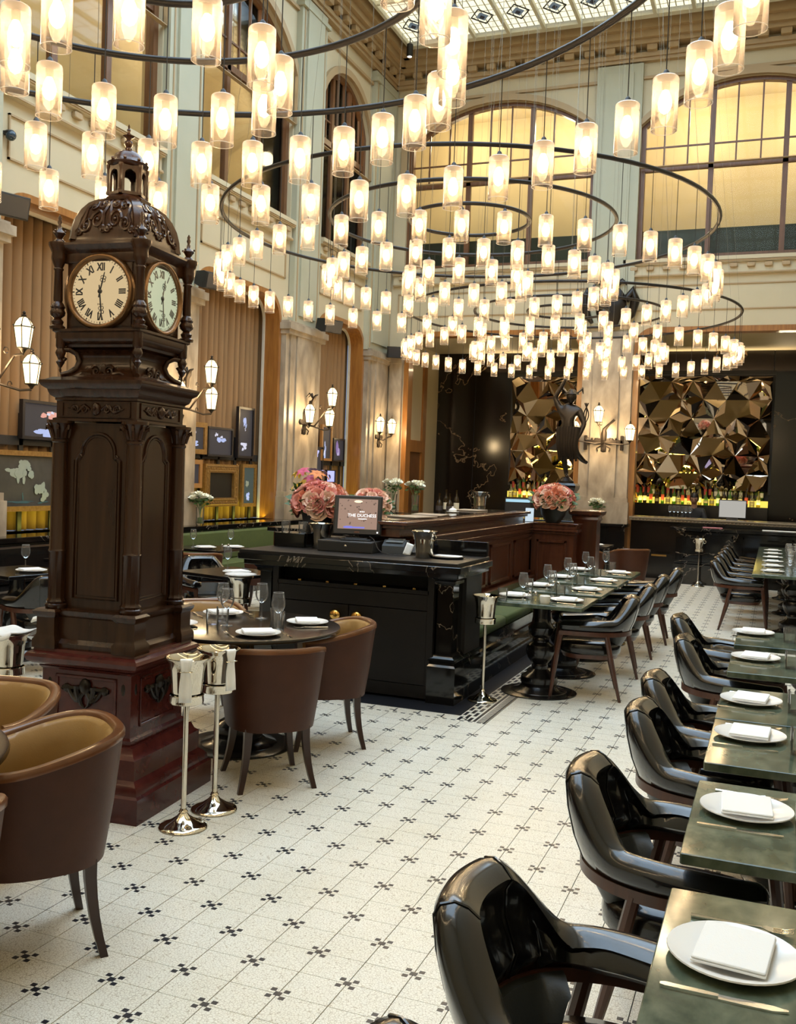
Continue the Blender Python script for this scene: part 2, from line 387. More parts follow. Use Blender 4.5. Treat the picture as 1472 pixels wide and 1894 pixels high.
def window(n, W, a, c, z0, sp, rise, tz, hz, thirds=True, vis=True):
    """arched window set in a wall: frame, mullions, transom, muntins, panes"""
    f = plate('window_%d' % n, [archtop(a, z0, c, sp, rise), archtop(a+.09, z0+.09, c-.09, sp, rise-.07)], -.12, FRAMEWOOD, W @ Matrix.Translation((0, 0, -.07)), **S)
    plate('archivolt', [archtop(a-.13, sp-.75, c+.13, sp, rise+.12), archtop(a, sp-.76, c, sp, rise)], .07, MOULD, W @ Matrix.Translation((0, 0, -.01)), f)
    def bar(name, u0, v0, u1, v1, d0=-.17, d1=-.09):
        b = B(); b.M = W; b.box(u0, v0, d0, u1, v1, d1); return b.mk(name, FRAMEWOOD, f)
    w = c-a; us = [a+w/3, a+2*w/3]
    for u in us: bar('mullion', u-.045, z0+.05, u+.045, arch_v(u, a, c, sp, rise)-.04)
    bar('transom', a+.05, tz-.05, c-.05, tz+.05)
    for k in range(1, 9):
        u = a+w*k/9
        if k % 3: bar('muntin', u-.014, tz+.03, u+.014, arch_v(u, a, c, sp, rise)-.04, -.14, -.11)
    bar('muntin', a+.06, hz-.014, c-.06, hz+.014, -.138, -.112)
    es = [a+.06, us[0], us[1], c-.06]
    for k in range(3):
        b = B(); b.M = W; u0, u1 = es[k]+.03, es[k+1]-.03
        b.prism(rect(u0, z0+.06, u1, tz-.03), (0, 0, .006), ((0, 0, -.135), (1, 0, 0), (0, 1, 0))); b.mk('pane', PANE, f)
        top = [(u0+(u1-u0)*q/6, arch_v(u0+(u1-u0)*q/6, a, c, sp, rise)-.05) for q in range(6, -1, -1)]
        b = B(); b.M = W; b.prism([(u0, tz+.03), (u1, tz+.03)]+top, (0, 0, .006), ((0, 0, -.135), (1, 0, 0), (0, 1, 0))); b.mk('pane', PANE, f)
    return f
for k, (a, c) in enumerate(WIN): window(k+1, LW, a, c, 5.66, 7.95, .75, 7.4, 7.78)
def cornice(W, u0, u1, z=5.64):
    """sill cornice with hanging blocks and a framed panel below"""
    b = B(); b.M = W
    for v0, v1, p in ((z-.05, z+.015, .13), (z-.09, z-.05, .10), (z-.25, z-.09, .05), (z-.29, z-.25, .075)): b.box(u0, v0, -.02, u1, v1, p)
    o = b.mk(trim(), MOULD if 0 else CREAM, None, **S)
    b = B(); b.M = W; b.box(u0, z-.285, .06, u1, z-.262, .084); b.box(u0, z-.072, .1, u1, z-.055, .118)
    g, t_ = u0+.1, .02
    for (p0, q0, p1, q1) in ((g, z-.46, u1-.1, z-.46+t_), (g, z-.90, u1-.1, z-.90+t_), (g, z-.90, g+t_, z-.44), (u1-.1-t_, z-.90, u1-.1, z-.44)): b.box(p0, q0, -.01, p1, q1, .022)
    b.mk('panel_moulding', MOULD, o)
    n = int((u1-u0-.1)/.27); st = (u1-u0-.1)/n
    bm_ = B().box(-.065, -.035, 0, .065, .035, .06, .012).mesh('cornice_block', MOULD)
    for i in range(n):
        u = u0+.05+(i+.5)*st; q = link('cornice_block', bm_, o); q.matrix_local = W @ Matrix.Translation((u, z-.145, .045))
    return o
for (a, c) in ((14.9, 16.92), (11.25, 13.88), (7.7, 10.36), (4.15, 6.78)): cornice(LW, a, c)
def pilaster(W, u0, u1, l0, l1):
    b = B(); b.M = W
    b.box(u0, 4.05, -.02, u1, 9.25, .10); b.box(u0+.16, 4.2, .09, u1-.16, 9.1, .135); b.box(u0-.04, 9.05, -.02, u1+.04, 9.12, .15)
    o = b.mk(trim(), GREENCREAM, None, **S)
    b = B(); b.M = W; b.box(u0+.075, 4.1, .09, u0+.10, 9.05, .112); b.box(u1-.10, 4.1, .09, u1-.075, 9.05, .112); b.mk('edge_moulding', MOULD, o)
    b = B(); b.M = W
    b.box(l0, .9, -.02, l1, 4.0, .10); b.box(l0+.12, 1.35, .09, l1-.12, 3.86, .125); b.box(l0+.3, 1.35, .12, l1-.3, 3.86, .15)
    b.mk('marble_shaft', STONE, o)
    b = B(); b.M = W; b.box(l0-.03, 3.86, -.02, l1+.03, 3.93, .17); b.box(l0-.06, 3.93, -.02, l1+.06, 4.03, .21); b.box(l0-.03, 4.03, -.02, l1+.03, 4.07, .16); b.mk('marble_capital', STONE, o)
    b = B(); b.M = W; b.box(l0-.04, .9, -.02, l1+.04, 1.28, .18); b.box(l0-.02, 1.28, -.02, l1+.02, 1.36, .155); b.mk('marble_base', STONE, o)
    return o
for k, (u0, u1) in enumerate(((16.97, 18.09), (13.92, 14.83), (10.40, 11.18), (6.82, 7.63))):
    l0, l1 = LOW[k][1] if 0 else (17.03, 13.71, 10.13, 6.58)[k], (18.09, 14.97, 11.22, 7.67)[k]
    pilaster(LW, u0, u1, l0, l1)
def crown(W, u0, u1):
    b = B(); b.M = W
    b.box(u0, 8.98, -.02, u1, 9.03, .05)
    for v0, v1, p in ((9.28, 9.34, .10), (9.34, 9.42, .14), (9.52, 9.6, .26), (9.6, 9.72, .34), (9.72, 9.9, .44)): b.box(u0, v0, -.02, u1, v1, p)
    o = b.mk(trim(), MOULD, None, **S)
    bm_ = B().box(-.09, -.05, 0, .09, .05, .10, .01).mesh('dentil', MOULD); n = int((u1-u0)/.36)
    for i in range(n):
        q = link('dentil', bm_, o); q.matrix_local = W @ Matrix.Translation((u0+(i+.5)*(u1-u0)/n, 9.47, .13))
crown(LW, -1, 18.1); crown(BW, -7.4, 1.5)
# ledge and dado along the left wall
b = B(); b.box(-7.84, .55, .86, -7.02, 18.0, .92, .012); b.mk('trim_ledge', BLACKMARBLE, None, **S)
b = B(); b.box(-7.1, .55, 0, -7.06, 18.0, .865); b.mk('baseboard_left', BLACKMARBLE, None, **S)
# gallery behind the upper windows, seen through the panes
b = B(); b.box(-9.3, -1.6, 4.6, -9.2, 20.3, 10); b.mk('wall_gallery', GALLERY, None, **S)
b = B(); b.box(-9.3, 20.2, 4.6, 2.5, 20.3, 10); b.mk('wall_gallery', GALLERY, None, **S)
sbox('floor_gallery', GALLERY, -9.3, -1.6, 4.9, -7.72, 20.3, 5.0); sbox('floor_gallery', GALLERY, -7.6, 18.42, 4.62, 2.5, 20.3, 4.7)
sbox('ceiling_gallery', GALLERY, -9.3, -1.6, 9.3, -7.72, 20.3, 9.4); sbox('ceiling_gallery', GALLERY, -7.7, 18.42, 9.3, 2.5, 20.3, 9.4)
sbox('parapet', DARKGREEN, -7.6, 18.75, 4.7, 2.4, 18.85, 6.42)
# ---- back wall
BLOW = [(-6.92, -3.46), (-2.44, 1.06)]; BWIN = [(-7.05, -3.35), (-2.55, 1.15)]
plate('wall_back', [rect(-7.4, 0, 1.5, 10)]+[roundtop(a, -.0+.02, c, 4.49, .3) for a, c in BLOW]+[archtop(a, 5.74, c, 8.15, .72) for a, c in BWIN], -.3, CREAM, BW, **S)
for k, (a, c) in enumerate(BWIN): window(6+k, BW, a, c, 5.74, 8.15, .72, 7.4, 7.78); cornice(BW, a-.2, c+.2, 5.72)
for a, c in BLOW:
    plate(trim(), [roundtop(a-.05, .02, c+.05, 4.53, .34), roundtop(a+.05, 0, c-.05, 4.43, .26)], -.25, OAK, BW @ Matrix.Translation((0, 0, .02)), **S)
b = B(); b.M = BW; b.box(-3.36, 4.55, -.02, -2.54, 9.25, .10); b.box(-3.2, 4.6, .09, -2.7, 9.1, .13); b.mk(trim(), GREENCREAM, None, **S)
b = B(); b.M = BW; b.box(-3.40, .95, -.25, -2.50, 4.45, .10); b.box(-3.2, 1.42, .09, -2.72, 4.35, .14); b.mk('trim_pillar', STONE, None, **S)
b = B(); b.M = BW; b.box(-3.44, .95, -.27, -2.46, 1.34, .16); b.box(-3.42, 1.34, -.26, -2.48, 1.42, .14); b.mk('trim_pillar_base', STONE, None, **S)
b = B(); b.box(-3.5, 17.68, 0, -2.46, 18.35, .90); b.box(-3.54, 17.64, .90, -2.43, 18.37, .955, .01); b.mk('baseboard_pillar', BLACKMARBLE, None, **S)
b = B(); b.box(-7.39, 17.86, .0, -6.9, 18.1, .95); b.mk('baseboard_back', BLACKMARBLE, None, **S)
b = B(); b.M = BW; b.box(-7.25, .95, -.02, -6.99, 4.0, .10); b.box(-7.28, 3.9, -.02, -6.98, 4.03, .16); b.mk('trim_corner', STONE, None, **S)
# recess behind the two openings
b = B(); b.box(-7.35, 21.2, 0, 1.45, 21.3, 4.55)
wr = b.mk('wall_recess', MATTBLACK, None, **S)
for x0, x1, z0, z1 in ((-7.33, -6.42, 0, 4.5), (-6.4, -5.52, 0, 4.5), (-.1, .68, 0, 4.5), (.7, 1.44, 0, 4.5), (-5.5, -2.96, 3.98, 4.5), (-2.94, -.12, 3.98, 4.5), (-5.5, -2.96, 0, 1.28), (-2.94, -.12, 0, 1.28)):
    sbox('marble_slab', BLACKMARBLE2, x0, 21.16, z0, x1, 21.2, z1, parent=wr)
sbox('ceiling_recess', CREAM, -7.4, 18.1+.3, 4.5, 1.5, 21.3, 4.55)
sbox('floor_recess', MATTBLACK, -7.4, 18.4, -.05, 1.5, 21.3, .004)
sbox('wall_recess_left', CREAM, -7.4, 18.4, 0, -7.3, 21.2, 4.5); sbox('wall_recess_right', BLACKMARBLE2, 1.4, 18.4, 0, 1.5, 21.2, 4.5)
dr = plate('door_1', [rect(18.55, 0.02, 20.25, 4.3), rect(18.75, .2, 20.05, 2.2), rect(18.75, 2.45, 20.05, 4.1)], .06, OAK, Matrix(((0, 0, 1, -7.3), (1, 0, 0, 0), (0, 1, 0, 0), (0, 0, 0, 1))), **S)
sbox('door_panel', FRAMEWOOD, -7.30, 18.74, .19, -7.285, 20.06, 2.21, parent=dr); sbox('door_panel', CREAM, -7.30, 18.74, 2.44, -7.285, 20.06, 4.11, parent=dr)
# ---- right and front walls, ceiling
wrt = sbox('wall_right', CREAM, 1.5, -1.6, 0, 1.7, 18.1, 10)
sbox('baseboard_right', BLACKMARBLE, 1.44, -1.5, 0, 1.5, 17.1, .95)
sbox('wall_front', CREAM, -7.4, -1.8, 0, 1.5, -1.6, 10)
plate('ceiling', [rect(-7.7, -1.8, 1.7, 18.4), rect(-6.85, -1.0, .95, 17.5)], .12, CREAM, Matrix.Translation((0, 0, 9.9)), **S)
# ---- leaded skylight
def sky_mat(name, c1, c2, lead, s, br):
    m = bpy.data.materials.new(name); m.use_nodes = True; t = m.node_tree; bb = t.nodes['Principled BSDF']
    k = t.nodes.new('ShaderNodeTexBrick'); k.offset = 0; k.inputs['Scale'].default_value = 1; k.inputs['Brick Width'].default_value = br[0]; k.inputs['Row Height'].default_value = br[1]
    k.inputs['Mortar Size'].default_value = .011; k.inputs['Color1'].default_value = col4(c1); k.inputs['Color2'].default_value = col4(c2); k.inputs['Mortar'].default_value = col4(lead)
    t.links.new(pos(t), k.inputs['Vector']); t.links.new(k.outputs['Color'], bb.inputs['Emission Color'])
    bb.inputs['Emission Strength'].default_value = s; bb.inputs['Base Color'].default_value = (.3, .3, .3, 1); return m
SK1 = sky_mat('leaded_cream_glass', (1, .93, .66), (.86, .84, .62), (.10, .09, .05), SKY_CREAM, (.13, .21))
SK2 = sky_mat('leaded_clear_glass', (.62, .82, 1), (.55, .76, 1), (.10, .12, .13), SKY_BLUE, (.33, .5))
RIBM = M('skylight_rib', (.72, .70, .58), .5)
sky = sbox('skylight', RIBM, -6.9, 17.42, 9.82, 1.0, 17.56, 9.95); sky['kind'] = 'structure'
for y0 in (-1.02,): sbox('skylight_edge', RIBM, -6.9, y0-.06, 9.82, 1.0, y0+.06, 9.95, parent=sky)
NCOL, NROW = 12, 11; px_, py_ = 7.8/NCOL, 18.4/NROW
p1 = B().box(.03, .03, .06, px_-.03, py_-.03, .075).mesh('skylight_pane', SK1); p2 = B().box(.03, .03, .06, px_-.03, py_-.03, .075).mesh('skylight_pane', SK2)
dm = B()
for r_, z in ((.15, .045),): dm.prism([(r_*.75, 0), (0, r_), (-r_*.75, 0), (0, -r_)], (0, 0, .012), ((0, 0, z), (1, 0, 0), (0, 1, 0)))
dmm = dm.mesh('diamond', emit('blue_grey_glass', (.20, .26, .30), .5))
dm = B(); dm.prism([(.05, 0), (0, .07), (-.05, 0), (0, -.07)], (0, 0, .012), ((0, 0, .03), (1, 0, 0), (0, 1, 0))); dmi = dm.mesh('diamond_heart', emit('dark_glass', (.05, .05, .06), .3))
db = B()
for sx, sy in ((1, 1), (1, -1), (-1, 1), (-1, -1)): db.tube([(sx*.2, 0, .05), (0, sy*.27, .05)], .012, 5)
dbm = db.mesh('diamond_lead', MATTBLACK)
for i in range(NCOL):
    for j in range(NROW):
        edge = i in (0, NCOL-1) or j in (0, NROW-1)
        o = link('skylight_pane', p1 if edge else p2, sky, (-6.85+i*px_, -1.0+j*py_, 9.82))
        if j == NROW-1 or (i == 0 and j > NROW-4):
            for mm in (dmm, dmi, dbm): link(mm.name.split('.')[0], mm, o, (px_/2, py_*.62, 0))
rb = B().box(-.03, -1.0, 9.80, .03, 17.45, 9.93).mesh('skylight_rib', RIBM)
for i in range(NCOL+1): link('skylight_rib', rb, sky, (-6.85+i*px_, 0, 0))
rb = B().box(-6.85, -.03, 9.81, .95, .03, 9.93).mesh('skylight_rib', RIBM)
for j in range(1, NROW): link('skylight_rib', rb, sky, (0, -1.0+j*py_, 0))

# ---- curtains: one fluted hanging per bay
for k, (a, c) in enumerate(LOW):
    a, c = a-.12, c+.12; n = int((c-a)/.0125)
    b = B(); rs = [random.uniform(.8, 1.2) for _ in range(60)]
    def fold(u, z):
        y = a+(c-a)*u; ph = (y-a)/.15; q = rs[int(ph) % 60]
        return (-7.84+.10*q*abs(sin(pi*ph))**.7, y, .925+3.55*z)
    b.grid(fold, n, 6)
    o = b.mk('curtain', CURTAIN, None, 180); m = o.modifiers.new('s', 'SOLIDIFY'); m.thickness = .006
    tag(o, ['tan pleated curtain in the last bay of the left wall, nearest the bar', 'tan pleated curtain right of the tall clock, behind framed pictures', 'tan pleated curtain left of the tall clock, behind two pictures', 'tan pleated curtain just outside the left edge of view', 'tan pleated curtain nearest the camera on the left wall'][k], 'curtain', 'tan curtains along the left wall')

# ================================================================== CHAIRS
def catmull(P, n):
    out = []; m = len(P)
    for k in range(n+1):
        t = k/n*(m-1); i = min(int(t), m-2); f = t-i
        p0, p1, p2, p3 = (Vector(P[max(0, min(m-1, i+d))]) for d in (-1, 0, 1, 2))
        out.append(.5*((2*p1)+(p2-p0)*f+(2*p0-5*p1+4*p2-p3)*f*f+(3*p1-p0-3*p2+p3)*f**3))
    return out
def sstep(a, b, x): x = max(0, min(1, (x-a)/(b-a))); return x*x*(3-2*x)
UPATH = [(.27, .262), (.13, .285), (-.03, .285), (-.16, .235), (-.245, .135), (-.275, 0), (-.245, -.135), (-.16, -.235), (-.03, -.285), (.13, -.285), (.27, -.262)]
def upath(n=80):
    P = catmull([(p[0], p[1], 0) for p in UPATH], n); N = []
    for i in range(len(P)):
        d = (P[min(i+1, n)]-P[max(i-1, 0)]).normalized(); N.append(Vector((-d.y, d.x, 0))*-1 if 0 else Vector((d.y, -d.x, 0)))
    N = [q if q.dot(p-Vector((.05, 0, 0))) > 0 else -q for p, q in zip(P, N)]
    return P, N
def sweep(b, P, N, prof, idx):
    b.loft([[tuple(P[i]+N[i]*o+Vector((0, 0, z))) for o, z in prof] for i in idx])
def make_armchair():
    t = thing('leather_armchair', '', 'chair')
    n = 80; P, N = upath(n)
    def shell_ring(i):
        s = abs(i/n-.5)*2; zt = .80-.175*sstep(.15, .47, s)-.02*sstep(.45, 1, s); zb = .535; h = zt-zb
        wd = .060+.012*sstep(.5, .8, s); lean = .05*h/.27*(1-sstep(.2, .7, s)); e = 1-.5*(1-sqrt(max(0, 1-max(0, (s-.93)/.07)**2)))
        tuft = .030*(1-abs(sin(pi*s*6.2))**.55)*(1-sstep(.36, .46, s))-.012*(1-sstep(.36, .46, s))
        k_ = 1-sstep(.40, .60, s); wi = wd*(1-.42*k_)
        pr = [(.012, zb), (.03+lean*.3, zb+.3*h), (.034+lean*.65, zb+.62*h), (.03+lean*.9, zt-.026), (.012+lean, zt-.004), (-.016+lean, zt+.003), (-.012-wd*.55+lean, zt-.008), (-wd-.006+lean*.9, zt-.03+.012*(1-k_)), (-wd+.004+.012*k_+lean*.8, zt-.058+.03*(1-k_)), (-wi-.004+tuft+lean*.6, zb+.55*h), (-wi-.012+tuft, zb+.25*h), (-wi+.012, zb)]
        q = P[i]; return [tuple(q+N[i]*(-.01+(o+.01)*e)+Vector((0, 0, zb+.5*h+(z-zb-.5*h)*e))) for o, z in pr]
    b = B().loft([shell_ring(i) for i in range(n+1)]); sh = b.mk('back_shell', BLACKLEATHER, t, 60)
    for i in (33, 47): B().tube([Vector(p)*1.0 for p in shell_ring(i)], .0036, 5, closed=True).mk('seam', BLACKLEATHER, sh)
    b = B(); idx = range(23, 58)
    rings = []
    for i in idx:
        s = abs(i/n-.5)*2; k = .5+.5*(1-sstep(.3, .62, s)); q_ = 1-.85*sstep(.26, .43, s); rings.append([tuple(P[i]+N[i]*o+Vector((0, 0, z))) for o, z in ((.006, .53), (-.02*k-.012, .53-.08*q_), (-.055*k-.02, .53-.155*q_), (-.1*k-.02, .53-.155*q_), (-.07*k-.02, .53-.08*q_), (-.055, .53))])
    b.loft(rings); b.mk('back_cup', GREYLEATHER, t, 60)
    b = B(); sweep(b, P, N, [(.018, .502), (.018, .536), (-.03, .536), (-.03, .502)], range(n+1)); b.mk('arm_rail', CHAIRWOOD, t, 50)
    for s in (-1, 1):
        b = B(); b.tube([(.262, s*.255, .52), (.285, s*.258, .35), (.325, s*.262, 0)], [.021, .020, .012], 8); b.mk('leg', CHAIRWOOD, t)
        b = B(); b.tube([(-.085, s*.272, .515), (-.125, s*.262, .33), (-.205, s*.25, 0)], [.02, .021, .012], 8); b.mk('leg', CHAIRWOOD, t)
    def out(k): return [( (.03+.245*(abs(cos(a))**.75)*(1 if cos(a) > 0 else -1))*1.0+ (-.0)*0, .232*(abs(sin(a))**.7)*(1 if sin(a) > 0 else -1)) for a in [2*pi*q/28 for q in range(28)]]
    o_ = out(0)
    b = B().loft([[(x*k+.0, y*k, z) for x, y in o_] for k, z in ((.93, .345), (.99, .36), (1, .39), (.985, .42), (.93, .44), (.7, .452), (.3, .456))]); b.mk('seat_cushion', BLACKLEATHER, t, 60)
    b = B().loft([[(x*k, y*k, z) for x, y in o_] for k, z in ((.86, .31), (.92, .345))]); b.mk('seat_frame', CHAIRWOOD, t)
    return t
armchair = First(make_armchair)
def make_tub():
    t = thing('tub_chair', '', 'chair')
    n = 44; A = R(126)
    def pt(i, r0):
        a = pi+(-A+2*A*i/n); x, y = cos(a), sin(a); k = 1/((abs(x)**2.5+abs(y)**2.5)**(1/2.5)); return Vector((x*k*r0, y*k*r0*.97, 0))
    def zt(i): s = abs(i/n-.5)*2; return .75-.08*sstep(.25, 1, s)
    rO = lambda z: .238+.055*(z-.31)/.45
    b = B().loft([[tuple(pt(i, rO(.31))+Vector((0, 0, .315))), tuple(pt(i, rO(.5)+.004)+Vector((0, 0, .5))), tuple(pt(i, rO(zt(i)))+Vector((0, 0, zt(i)-.012))), tuple(pt(i, rO(zt(i))-.02)+Vector((0, 0, zt(i)-.012))), tuple(pt(i, rO(.31)-.02)+Vector((0, 0, .315)))] for i in range(n+1)])
    b.mk('outer_shell', BROWNLEATHER, t, 50)
    b = B().loft([[tuple(pt(i, rO(zt(i))+o)+Vector((0, 0, zt(i)+z))) for o, z in ((.005, -.014), (.006, .004), (.0, .012), (-.026, .012), (-.034, .003), (-.034, -.014))] for i in range(n+1)])
    b.mk('top_rim', RIMWOOD, t, 50)
    b = B().loft([[tuple(pt(i, rO(z_)-o)+Vector((0, 0, z_))) for o, z_ in ((.021, zt(i)-.01), (.038, zt(i)-.004), (.055, zt(i)-.02), (.066, zt(i)-.09), (.066, .55), (.05, .42), (.021, .42))] for i in range(n+1)])
    b.mk('inner_back', TANLEATHER, t, 60)
    m = 30
    def o_(k): return [(k*(.205*cos(a) if cos(a) < 0 else .225*abs(cos(a))**.6), k*.2*abs(sin(a))**.75*(1 if sin(a) > 0 else -1)) for a in [2*pi*q/m for q in range(m)]]
    b = B().loft([[(x, y, z) for x, y in o_(k)] for k, z in ((.97, .38), (1, .40), (1, .44), (.95, .462), (.6, .472))]); b.mk('seat_cushion', TANLEATHER, t, 60)
    b = B().loft([[(x, y, z) for x, y in o_(k)] for k, z in ((.98, .318), (1.0, .38))]); b.mk('seat_apron', BROWNLEATHER, t)
    for sx, sy in ((1, 1), (1, -1), (-1, 1), (-1, -1)):
        b = B(); rg = []
        for q in range(6):
            z = .33*(1-q/5); e = .045*(q/5)**2; h = .021-.008*q/5
            cx, cyy = sx*(.165+e), sy*(.155+e); rg.append([(cx-h, cyy-h, z), (cx+h, cyy-h, z), (cx+h, cyy+h, z), (cx-h, cyy+h, z)])
        b.loft(rg); b.mk('leg', DARKLEG, t)
    return t
tub = First(make_tub)
# right-hand row of armchairs at the green marble tables (facing right)
RT = [1.66, 2.56, 3.45, 4.14, 5.22, 6.15]              # front edges of the six tables
G = 'black leather armchairs along the right-hand row of tables'
for k, (x, y, a) in enumerate([(-.29, 2.02, -3), (-.22, 3.05, -2), (-.17, 3.97, -2), (-.19, 4.64, -1), (-.16, 5.9, -1), (-.27, 6.85, 0)]):
    armchair((x, y, 0), R(a), '%s black leather armchair at the green marble tables on the right' % (ORD[k] if k else 'nearest large'), G)
armchair((-.25, 1.30, 0), R(-4), 'black leather armchair cut off by the bottom edge, in front of the nearest green table', G)
# armchairs across the aisle (facing left)
G2 = 'black leather armchairs along the bench tables'
for k, (x, y, a) in enumerate([(-1.28, 7.72, 192), (-1.26, 8.72, 188), (-1.25, 9.75, 186), (-1.2, 10.7, 184)]):
    armchair((x, y, 0), R(a), '%s black leather armchair facing left at the bench tables beside the wooden partition' % ['nearest', 'second', 'third', 'farthest'][k], G2)
G3 = 'black leather armchairs at the long table by the bar'
for k, y in enumerate((12.25, 13.05, 13.9, 14.75, 15.55)):
    armchair((-.33, y, 0), R(0), '%s black leather armchair on the aisle side of the long table near the bar' % ORD[k], G3)
G4 = 'armchairs left of the clock'
for x, y, a, l in ((-5.45, 6.25, 150, 'dark leather armchair at the far left edge, its back to us'), (-5.35, 7.05, 165, 'dark leather armchair just left of the clock shaft, its back to us'), (-5.15, 8.25, -35, 'black leather armchair behind the round table, right of the clock shaft')):
    armchair((x, y, 0), R(a), l, G4)
# tub chairs
def face(x, y, tx, ty): return atan2(ty-y, tx-x)
NT, RTC = (-2.78, 2.13), (-2.98, 5.15)
GT = 'brown leather tub chairs at the round tables'
for x, y, c, l in [(-2.35, 2.66, NT, 'large brown leather tub chair in the left foreground, its right leg on the tiles'), (-2.91, 2.98, NT, 'brown tub chair behind the large one at the left edge, tan inside showing'), (-2.20, 1.93, NT, 'sliver of a brown tub chair at the bottom of the left edge'),
                  (-2.50, 4.64, RTC, 'brown tub chair seen from behind at the round table right of the clock'), (-2.55, 5.46, RTC, 'brown tub chair with tan inside, right of the round table before the black desk'), (-3.55, 5.66, RTC, 'brown tub chair across the round table, its tan inside showing beside the clock'),
                  ]:
    tub((x, y, 0), face(x, y, *c), l, GT)
tub((-5.95, 9.25, 0), R(125), 'reddish brown tub chair in the dim background right of the clock shaft', GT)
tub((-5.7, 10.3, 0), R(195), 'tub chair with tan inside at the far small table by the green bench', GT)
tub((-6.0, 7.5, 0), R(140), 'reddish brown tub chair low behind the clock, at the left wall', GT)
tub((-1.92, 14.3, 0), R(125), 'brown tub chair seen from behind beyond the bench tables, near the bar', GT)
tub((-2.45, 13.75, 0), R(75), 'tub chair with tan seat beyond the end of the wooden partition', GT)

# ================================================================== TABLES
PED = [(.20, 0), (.205, .012), (.20, .02), (.15, .035), (.125, .06), (.135, .09), (.13, .13), (.08, .165), (.055, .19), (.06, .21), (.055, .23), (.085, .27), (.105, .33), (.095, .38), (.06, .405), (.062, .425), (.055, .44), (.085, .47), (.095, .52), (.07, .56), (.065, .6), (.065, .69), (.11, .70), (.11, .708)]
def make_square(w, d, mat, bw=1.0):
    t = thing('dining_table', '', 'table')
    B().box(-w/2, -d/2, .71, w/2, d/2, .74, .004).mk('table_top', mat, t)
    B().lathe([(r*bw, z) for r, z in PED], n=24).mk('turned_pedestal', EBONY, t, 40)
    B().lathe([(.30, 0), (.30, .008), (.28, .014), (.20, .018)], n=32).mk('floor_plate', EBONY, t)
    return t
sq_r = First(lambda: make_square(.84, .67, GREENMARBLE))
for k, y in enumerate(RT):
    sq_r((.24, y+.335, 0), 0, '%s green marble table of the right-hand row' % ORD[k], 'green marble tables on the right')
sq_l = First(lambda: make_square(.76, .72, GREENMARBLE, 1.1))
LT = [7.20, 8.07, 8.96, 9.9]
for k, y in enumerate(LT):
    sq_l((-1.67, y+.37, 0), 0, '%s dark green marble table along the bench by the partition' % ORD[k], 'bench tables')
def make_round():
    t = thing('round_table', '', 'table')
    B().lathe([(.57, .712), (.598, .718), (.60, .728), (.596, .738), (.585, .74)], n=56).mk('table_top', EBONY, t, 40)
    B().lathe([(r*1.15, z) for r, z in PED], n=24).mk('turned_pedestal', EBONY, t, 40)
    B().lathe([(.33, 0), (.33, .008), (.31, .014), (.20, .018)], n=32).mk('floor_plate', EBONY, t)
    return t
rnd = First(make_round)
rnd((*RTC, 0), 0, 'round black table laid for four, right of the tall clock')
rnd((*NT, 0), 0, 'round black table at the left edge, only its rim in view')
sm = First(lambda: make_square(.7, .7, EBONY))
sm((-6.25, 9.95, 0), 0, 'small laid table by the green bench, right of the clock shaft', 'small tables along the left wall')
sm((-6.3, 7.95, 0), 0, 'small dark table at the left wall, left of the clock shaft', 'small tables along the left wall')
sm((-6.05, 6.6, 0), R(-10), 'small dark table at the far left edge behind a leather armchair', 'small tables along the left wall')
sm((-4.62, 7.75, 0), R(-15), 'small black table between a leather armchair and the black desk', 'small tables along the left wall')
sm((-2.6, 14.75, 0), 0, 'small laid table beyond the wooden partition, near the marble pillar', 'small tables along the left wall')
t = thing('long_table', 'long dark green table with a crowd of glasses, near the bar on the right', 'table', (.27, 14.05, 0))
B().box(-.45, -2.72, .705, .45, 2.72, .74, .004).mk('table_top', GREENMARBLE, t)
for y in (-1.9, 0, 1.9): B().lathe([(r*1.1, z) for r, z in PED], (0, y, 0), n=20).mk('turned_pedestal', EBONY, t, 40)

# ================================================================== TABLEWARE
PLATE = B().lathe([(.0, .004), (.075, .003), (.08, 0), (.085, .003), (.122, .015), (.130, .018), (.129, .021), (.12, .019), (.085, .008), (0, .008)], n=40, cap=False).mesh('dinner_plate', CERAMIC, 50)
NAP = B().box(-.07, -.09, 0, .07, .09, .005, .002).box(-.068, -.088, .005, .069, .089, .0105, .003).mesh('napkin', LINEN)
kb = B()
kb.loft([[(x, y-h, z), (x, y+h, z), (x, y+h, z+.004), (x, y-h, z+.004)] for x, y, h, z in ((-.005, 0, .0085, .0), (.05, .001, .010, .0), (.09, .002, .009, .0), (.115, .002, .003, .001))])
KNIFE_B = kb.mesh('blade', STEEL)
KNIFE_H = B().loft([[(x, -h, 0), (x, h, 0), (x, h, .007), (x, -h, .007)] for x, h in ((-.11, .004), (-.10, .0075), (-.03, .0065), (-.005, .005))]).mesh('handle', STEEL)
fb = B()
fb.tube([(-.10, 0, .004), (-.03, 0, .005), (.03, 0, .007), (.045, 0, .008)], [.0055, .004, .0028, .004], 6)
FORK_H = fb.mesh('handle', STEEL)
fb = B(); fb.loft([[(x, -h, z), (x, h, z), (x, h, z+.002), (x, -h, z+.002)] for x, h, z in ((.043, .004, .007), (.055, .011, .006), (.068, .012, .004))])
for k in range(4):
    y = -.0105+k*.007; fb.tube([(.067, y, .005), (.09, y, .006), (.108, y, .011)], [.002, .0018, .001], 4)
FORK_T = fb.mesh('tines', STEEL)
def knife(x, y, z, a, label, g):
    o = thing('table_knife', label, 'knife', (x, y, z), a, g); link('blade', KNIFE_B, o); link('handle', KNIFE_H, o); return o
def fork(x, y, z, a, label, g):
    o = thing('table_fork', label, 'fork', (x, y, z), a, g); link('handle', FORK_H, o); link('tines', FORK_T, o); return o
